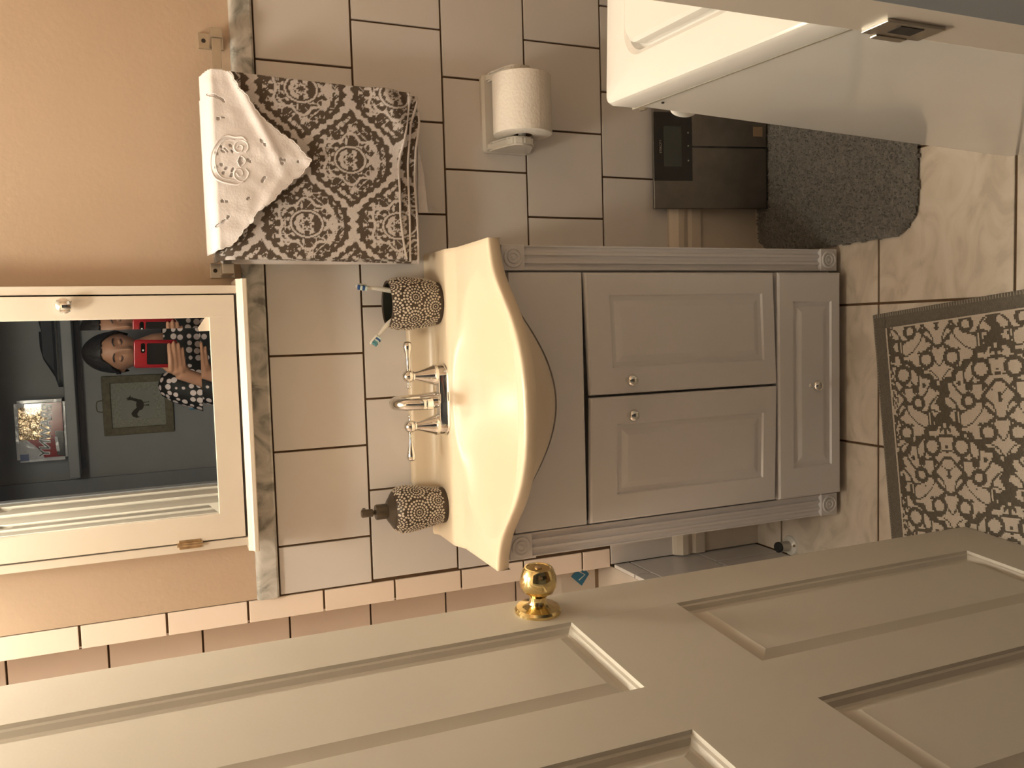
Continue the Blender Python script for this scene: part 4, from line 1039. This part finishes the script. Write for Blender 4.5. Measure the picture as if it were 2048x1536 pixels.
# arm that carries the phone (her left), fingers closed over its back
SHL, ELL, WRL = (-.172, PYc+.005, 1.318), (-.262, PYc+.060, 1.085), (-.150, -1.902, 1.232)
parts.append(capsule([SHL, (-.222, PYc+.030, 1.20), ELL], [.058, .050, .042]))
parts.append(capsule([ELL, (-.215, -2.01, 1.150), WRL], [.043, .041, .026]))
# palm under the phone, seen edge on
parts.append(capsule([WRL, ph(-.110, -.150, -.012), ph(-.090, -.142, -.004)], [.026, .027, .024]))
parts.append(capsule([ph(-.098, -.128, -.004), ph(-.092, -.160, -.006)], [.021, .020]))
for u, L, c in ((-.098, .058, .002), (-.1165, .064, .0), (-.135, .060, -.002), (-.152, .046, -.004)):
    parts.append(capsule([ph(-.096, u-.006, .004), ph(-.070, u, .0125+c), ph(-.070+L*.55, u+.003, .0125+c), ph(-.070+L*.95, u+.004, .0100)], [.0105, .0100, .0090, .0078], 12))
    parts.append(capsule([ph(-.070+L*.95, u+.004, .0100), ph(-.070+L*1.25, u+.003, .0065)], [.0078, .0070], 12))
parts.append(capsule([ph(-.104, -.140, -.010), ph(-.098, -.112, -.026), ph(-.080, -.088, -.026)], [.015, .012, .0095], 12))
# other arm, hand lower down round the purse strap
SHR, ELR, WRR = (.166, PYc+.005, 1.318), (.242, PYc+.045, 1.085), (.120, -1.93, 1.165)
parts.append(capsule([SHR, (.214, PYc+.028, 1.20), ELR], [.058, .050, .042]))
parts.append(capsule([ELR, (.19, -2.02, 1.120), WRR], [.043, .041, .026]))
parts.append(capsule([WRR, (.085, -1.895, 1.185), (.055, -1.885, 1.190)], [.026, .028, .023]))
for k in range(4):
    z = 1.212-k*.0175; parts.append(capsule([(.060, -1.880, z), (.030, -1.862, z+.002), (.010, -1.868, z), (.006, -1.886, z-.003)], [.0105, .0098, .0088, .0078], 12))
parts.append(capsule([(.070, -1.89, 1.215), (.048, -1.900, 1.232), (.026, -1.898, 1.228)], [.014, .012, .0095], 12))
pe = thing('person', 'person in a black blouse with pale spots photographing with a red phone', 'person', (PXc, PYc, 0))
bo = obj('body', W(joing(*parts), pe), 'skin', pe)
rm = bo.modifiers.new('r', 'REMESH'); rm.mode = 'VOXEL'; rm.voxel_size = .0042; rm.use_smooth_shade = True
smo = bo.modifiers.new('s', 'SMOOTH'); smo.factor = .5; smo.iterations = 3
HM = Matrix.Translation(HC) @ rot('Z', -.10) @ rot('X', -.22)
# hair: cap pulled back from the forehead, lying round the head and behind the neck
def hair_geom():
    V, F = [], []; R, S = 26, 56
    for i in range(R+1):
        ph_ = PI*.62*max(.01, i/R)
        for k in range(S):
            t = 2*PI*k/S; x, y = math.sin(ph_)*math.cos(t), math.sin(ph_)*math.sin(t); z = math.cos(ph_)
            lim = 1.0
            if y > 0:                        # hairline: stop above the brow
                zz = .60-.72*abs(x)**3.6; z2 = max(z, zz+.0) if True else z
                q = math.sqrt(max(0, 1-z2*z2)); n = math.hypot(x, y) or 1; x, y, z = x/n*q, y/n*q, z2
            k2 = 1+.02*math.sin(t*17)
            V.append((x*.083*k2, y*.103*k2-.004, z*.127))
    for i in range(R):
        for k in range(S): F.append((i*S+k, i*S+(k+1) % S, (i+1)*S+(k+1) % S, (i+1)*S+k))
    return xf((V, F), HM)
ho = obj('hair', W(joing(hair_geom(), xf(capsule([(.0, -.085, .02), (.0, -.100, -.05), (.0, -.085, -.12)], [.055, .050, .034]), HM)), pe), 'hair', pe, 1.2)
ho.modifiers.new('t', 'SOLIDIFY').thickness = .006
for s in (-1, 1):
    obj('eyebrow', W(xf(tube(bez([(s*.014, .0905, .029), (s*.030, .0885, .034), (s*.047, .0790, .029)], 5), [.0022]*5+[.0026]*5+[.0014], 8), HM), pe), 'hair', pe)
    obj('eye', W(xf(ball((s*.031, .0755, .006), .0105, 14, 10, (1.3, .7, .62)), HM), pe), 'skin', pe, 3)
    obj('lashes', W(xf(tube(bez([(s*.017, .0835, .003), (s*.031, .0850, -.0015), (s*.045, .0785, .003)], 5), .0017, 8), HM), pe), 'hair', pe)
obj('lips', W(xf(tube([(-.021, .086, -.062), (-.010, .0955, -.0605), (0, .097, -.0615), (.010, .0955, -.0605), (.021, .086, -.062)], [.002, .0042, .0045, .0042, .002], 10), HM), pe), 'lip', pe, 3)
# clothes
def sleeve(a, b, r0, r1): return tube([tuple(Vector(a)+(Vector(b)-Vector(a))*t) for t in (-.27, -.18, .0, .3, .6, .9, 1.12)], [r0*.45, r0*.82, r0, r0*1.0, (r0+r1)/2*1.05, r1*1.06, r1*1.10], 24)
bz = joing(body_loft([(PXc, PYc, .84, .182, .128), (PXc, PYc, .95, .176, .126), (PXc, PYc, 1.04, .162, .118), (PXc, PYc, 1.16, .172, .128), (PXc, PYc, 1.27, .180, .118), (PXc, PYc, 1.325, .168, .096), (PXc, PYc+.002, 1.352, .118, .080), (PXc, PYc+.006, 1.366, .084, .070)]))
bz = (bz[0], bz[1][:-1])
obj('blouse', W(bz, pe), 'spots', pe, 1.2)
obj('sleeve', W(sleeve(SHL, ELL, .072, .064), pe), 'spots', pe, 1.2)
obj('sleeve', W(sleeve(SHR, ELR, .072, .064), pe), 'spots', pe, 1.2)
obj('trousers', W(joing(body_loft([(PXc, PYc, .78, .160, .112), (PXc, PYc, .90, .176, .122)]), *[tube([(s*.085, PYc, .86), (s*.088, PYc+.01, .48), (s*.088, PYc-.01, .07)], [.095, .072, .060], 20) for s in (-1, 1)]), pe), 'trouser', pe, 1.2)
obj('shoe', W(capsule([(-.088, PYc-.035, .050), (-.098, PYc+.115, .040)], [.049, .040]), pe), 'trouser', pe, 1.2)
obj('shoe', W(capsule([(.088, PYc-.035, .050), (.098, PYc+.115, .040)], [.049, .040]), pe), 'trouser', pe, 1.2)
for k in range(2): obj('bracelet', W(xf(lathe([(.0290+.001*k, -.002), (.0305+.001*k, 0), (.0290+.001*k, .002)], 24), Matrix.Translation(Vector(WRL)+Vector((-.012-.016*k, -.014-.012*k, -.012-.010*k))) @ Vector((.7, .75, .55)).to_track_quat('Z', 'Y').to_matrix().to_4x4()), pe), 'gold', pe, SM)

# phone: its back faces the mirror, the lens sits where the picture was taken from
pb = thing('mobile_phone', 'red cased mobile phone held up in front of the face', 'phone', (0, 0, 0))
FR = Matrix((tuple(RT)+(0,), tuple(UP)+(0,), tuple(FW)+(0,), (0, 0, 0, 1))).transposed(); FR.translation = CP-FW*.0035
pb.location = CP-FW*.0035
def PHX(g): return mv(xf(g, FR), tuple(-c for c in pb.location))
oc, ou = -.0335, -.0505
obj('case', PHX(loft([([(oc+p[0], ou+p[1]) for p in rr(.0515, .0815, .012)], -.0120), ([(oc+p[0], ou+p[1]) for p in rr(.0525, .0825, .012)], -.0100), ([(oc+p[0], ou+p[1]) for p in rr(.0525, .0825, .012)], -.0030), ([(oc+p[0], ou+p[1]) for p in rr(.0500, .0800, .012)], -.0008)])), 'phone', pb, .7)
obj('screen', PHX(box(oc-.047, oc+.047, ou-.074, ou+.074, -.0128, -.0118)), 'black', pb)
obj('back_plate', PHX(loft([([(oc+p[0], ou-.016+p[1]) for p in rr(.040, .052, .005)], -.0012), ([(oc+p[0], ou-.016+p[1]) for p in rr(.040, .052, .005)], -.0004)])), 'blackr', pb, .7)
obj('lens_window', PHX(loft([([(-.012+p[0], p[1]-.000) for p in rr(.0190, .0085, .008)], -.0012), ([(-.012+p[0], p[1]) for p in rr(.0185, .0080, .0078)], -.0002)])), 'black', pb, .7)
obj('flash', PHX(mv(lathe([(.0035, 0), (.0035, .0006), (.001, .0008)], 14), (-.020, 0, -.0004))), 'brush', pb, SM)
pu = thing('purse', 'small dark purse hanging from the hand below the phone', 'purse', (.030, -1.895, 1.03))
obj('pouch', loft([(rr(.075, .022, .02), 0), (rr(.080, .026, .022), .02), (rr(.070, .020, .018), .12), (rr(.060, .010, .009), .135)]), 'trouser', pu, .7)
obj('clasp', mv(box(-.030, .030, -.004, .004, 0, .012, .002), (0, .0, .135)), 'gold', pu)
obj('strap', tube(bez([(-.035, 0, .135), (-.024, .004, .165), (-.010, .006, .178), (.010, .006, .178), (.022, .004, .165), (.035, 0, .135)], 5), .004, 8), 'gold', pu, 3)
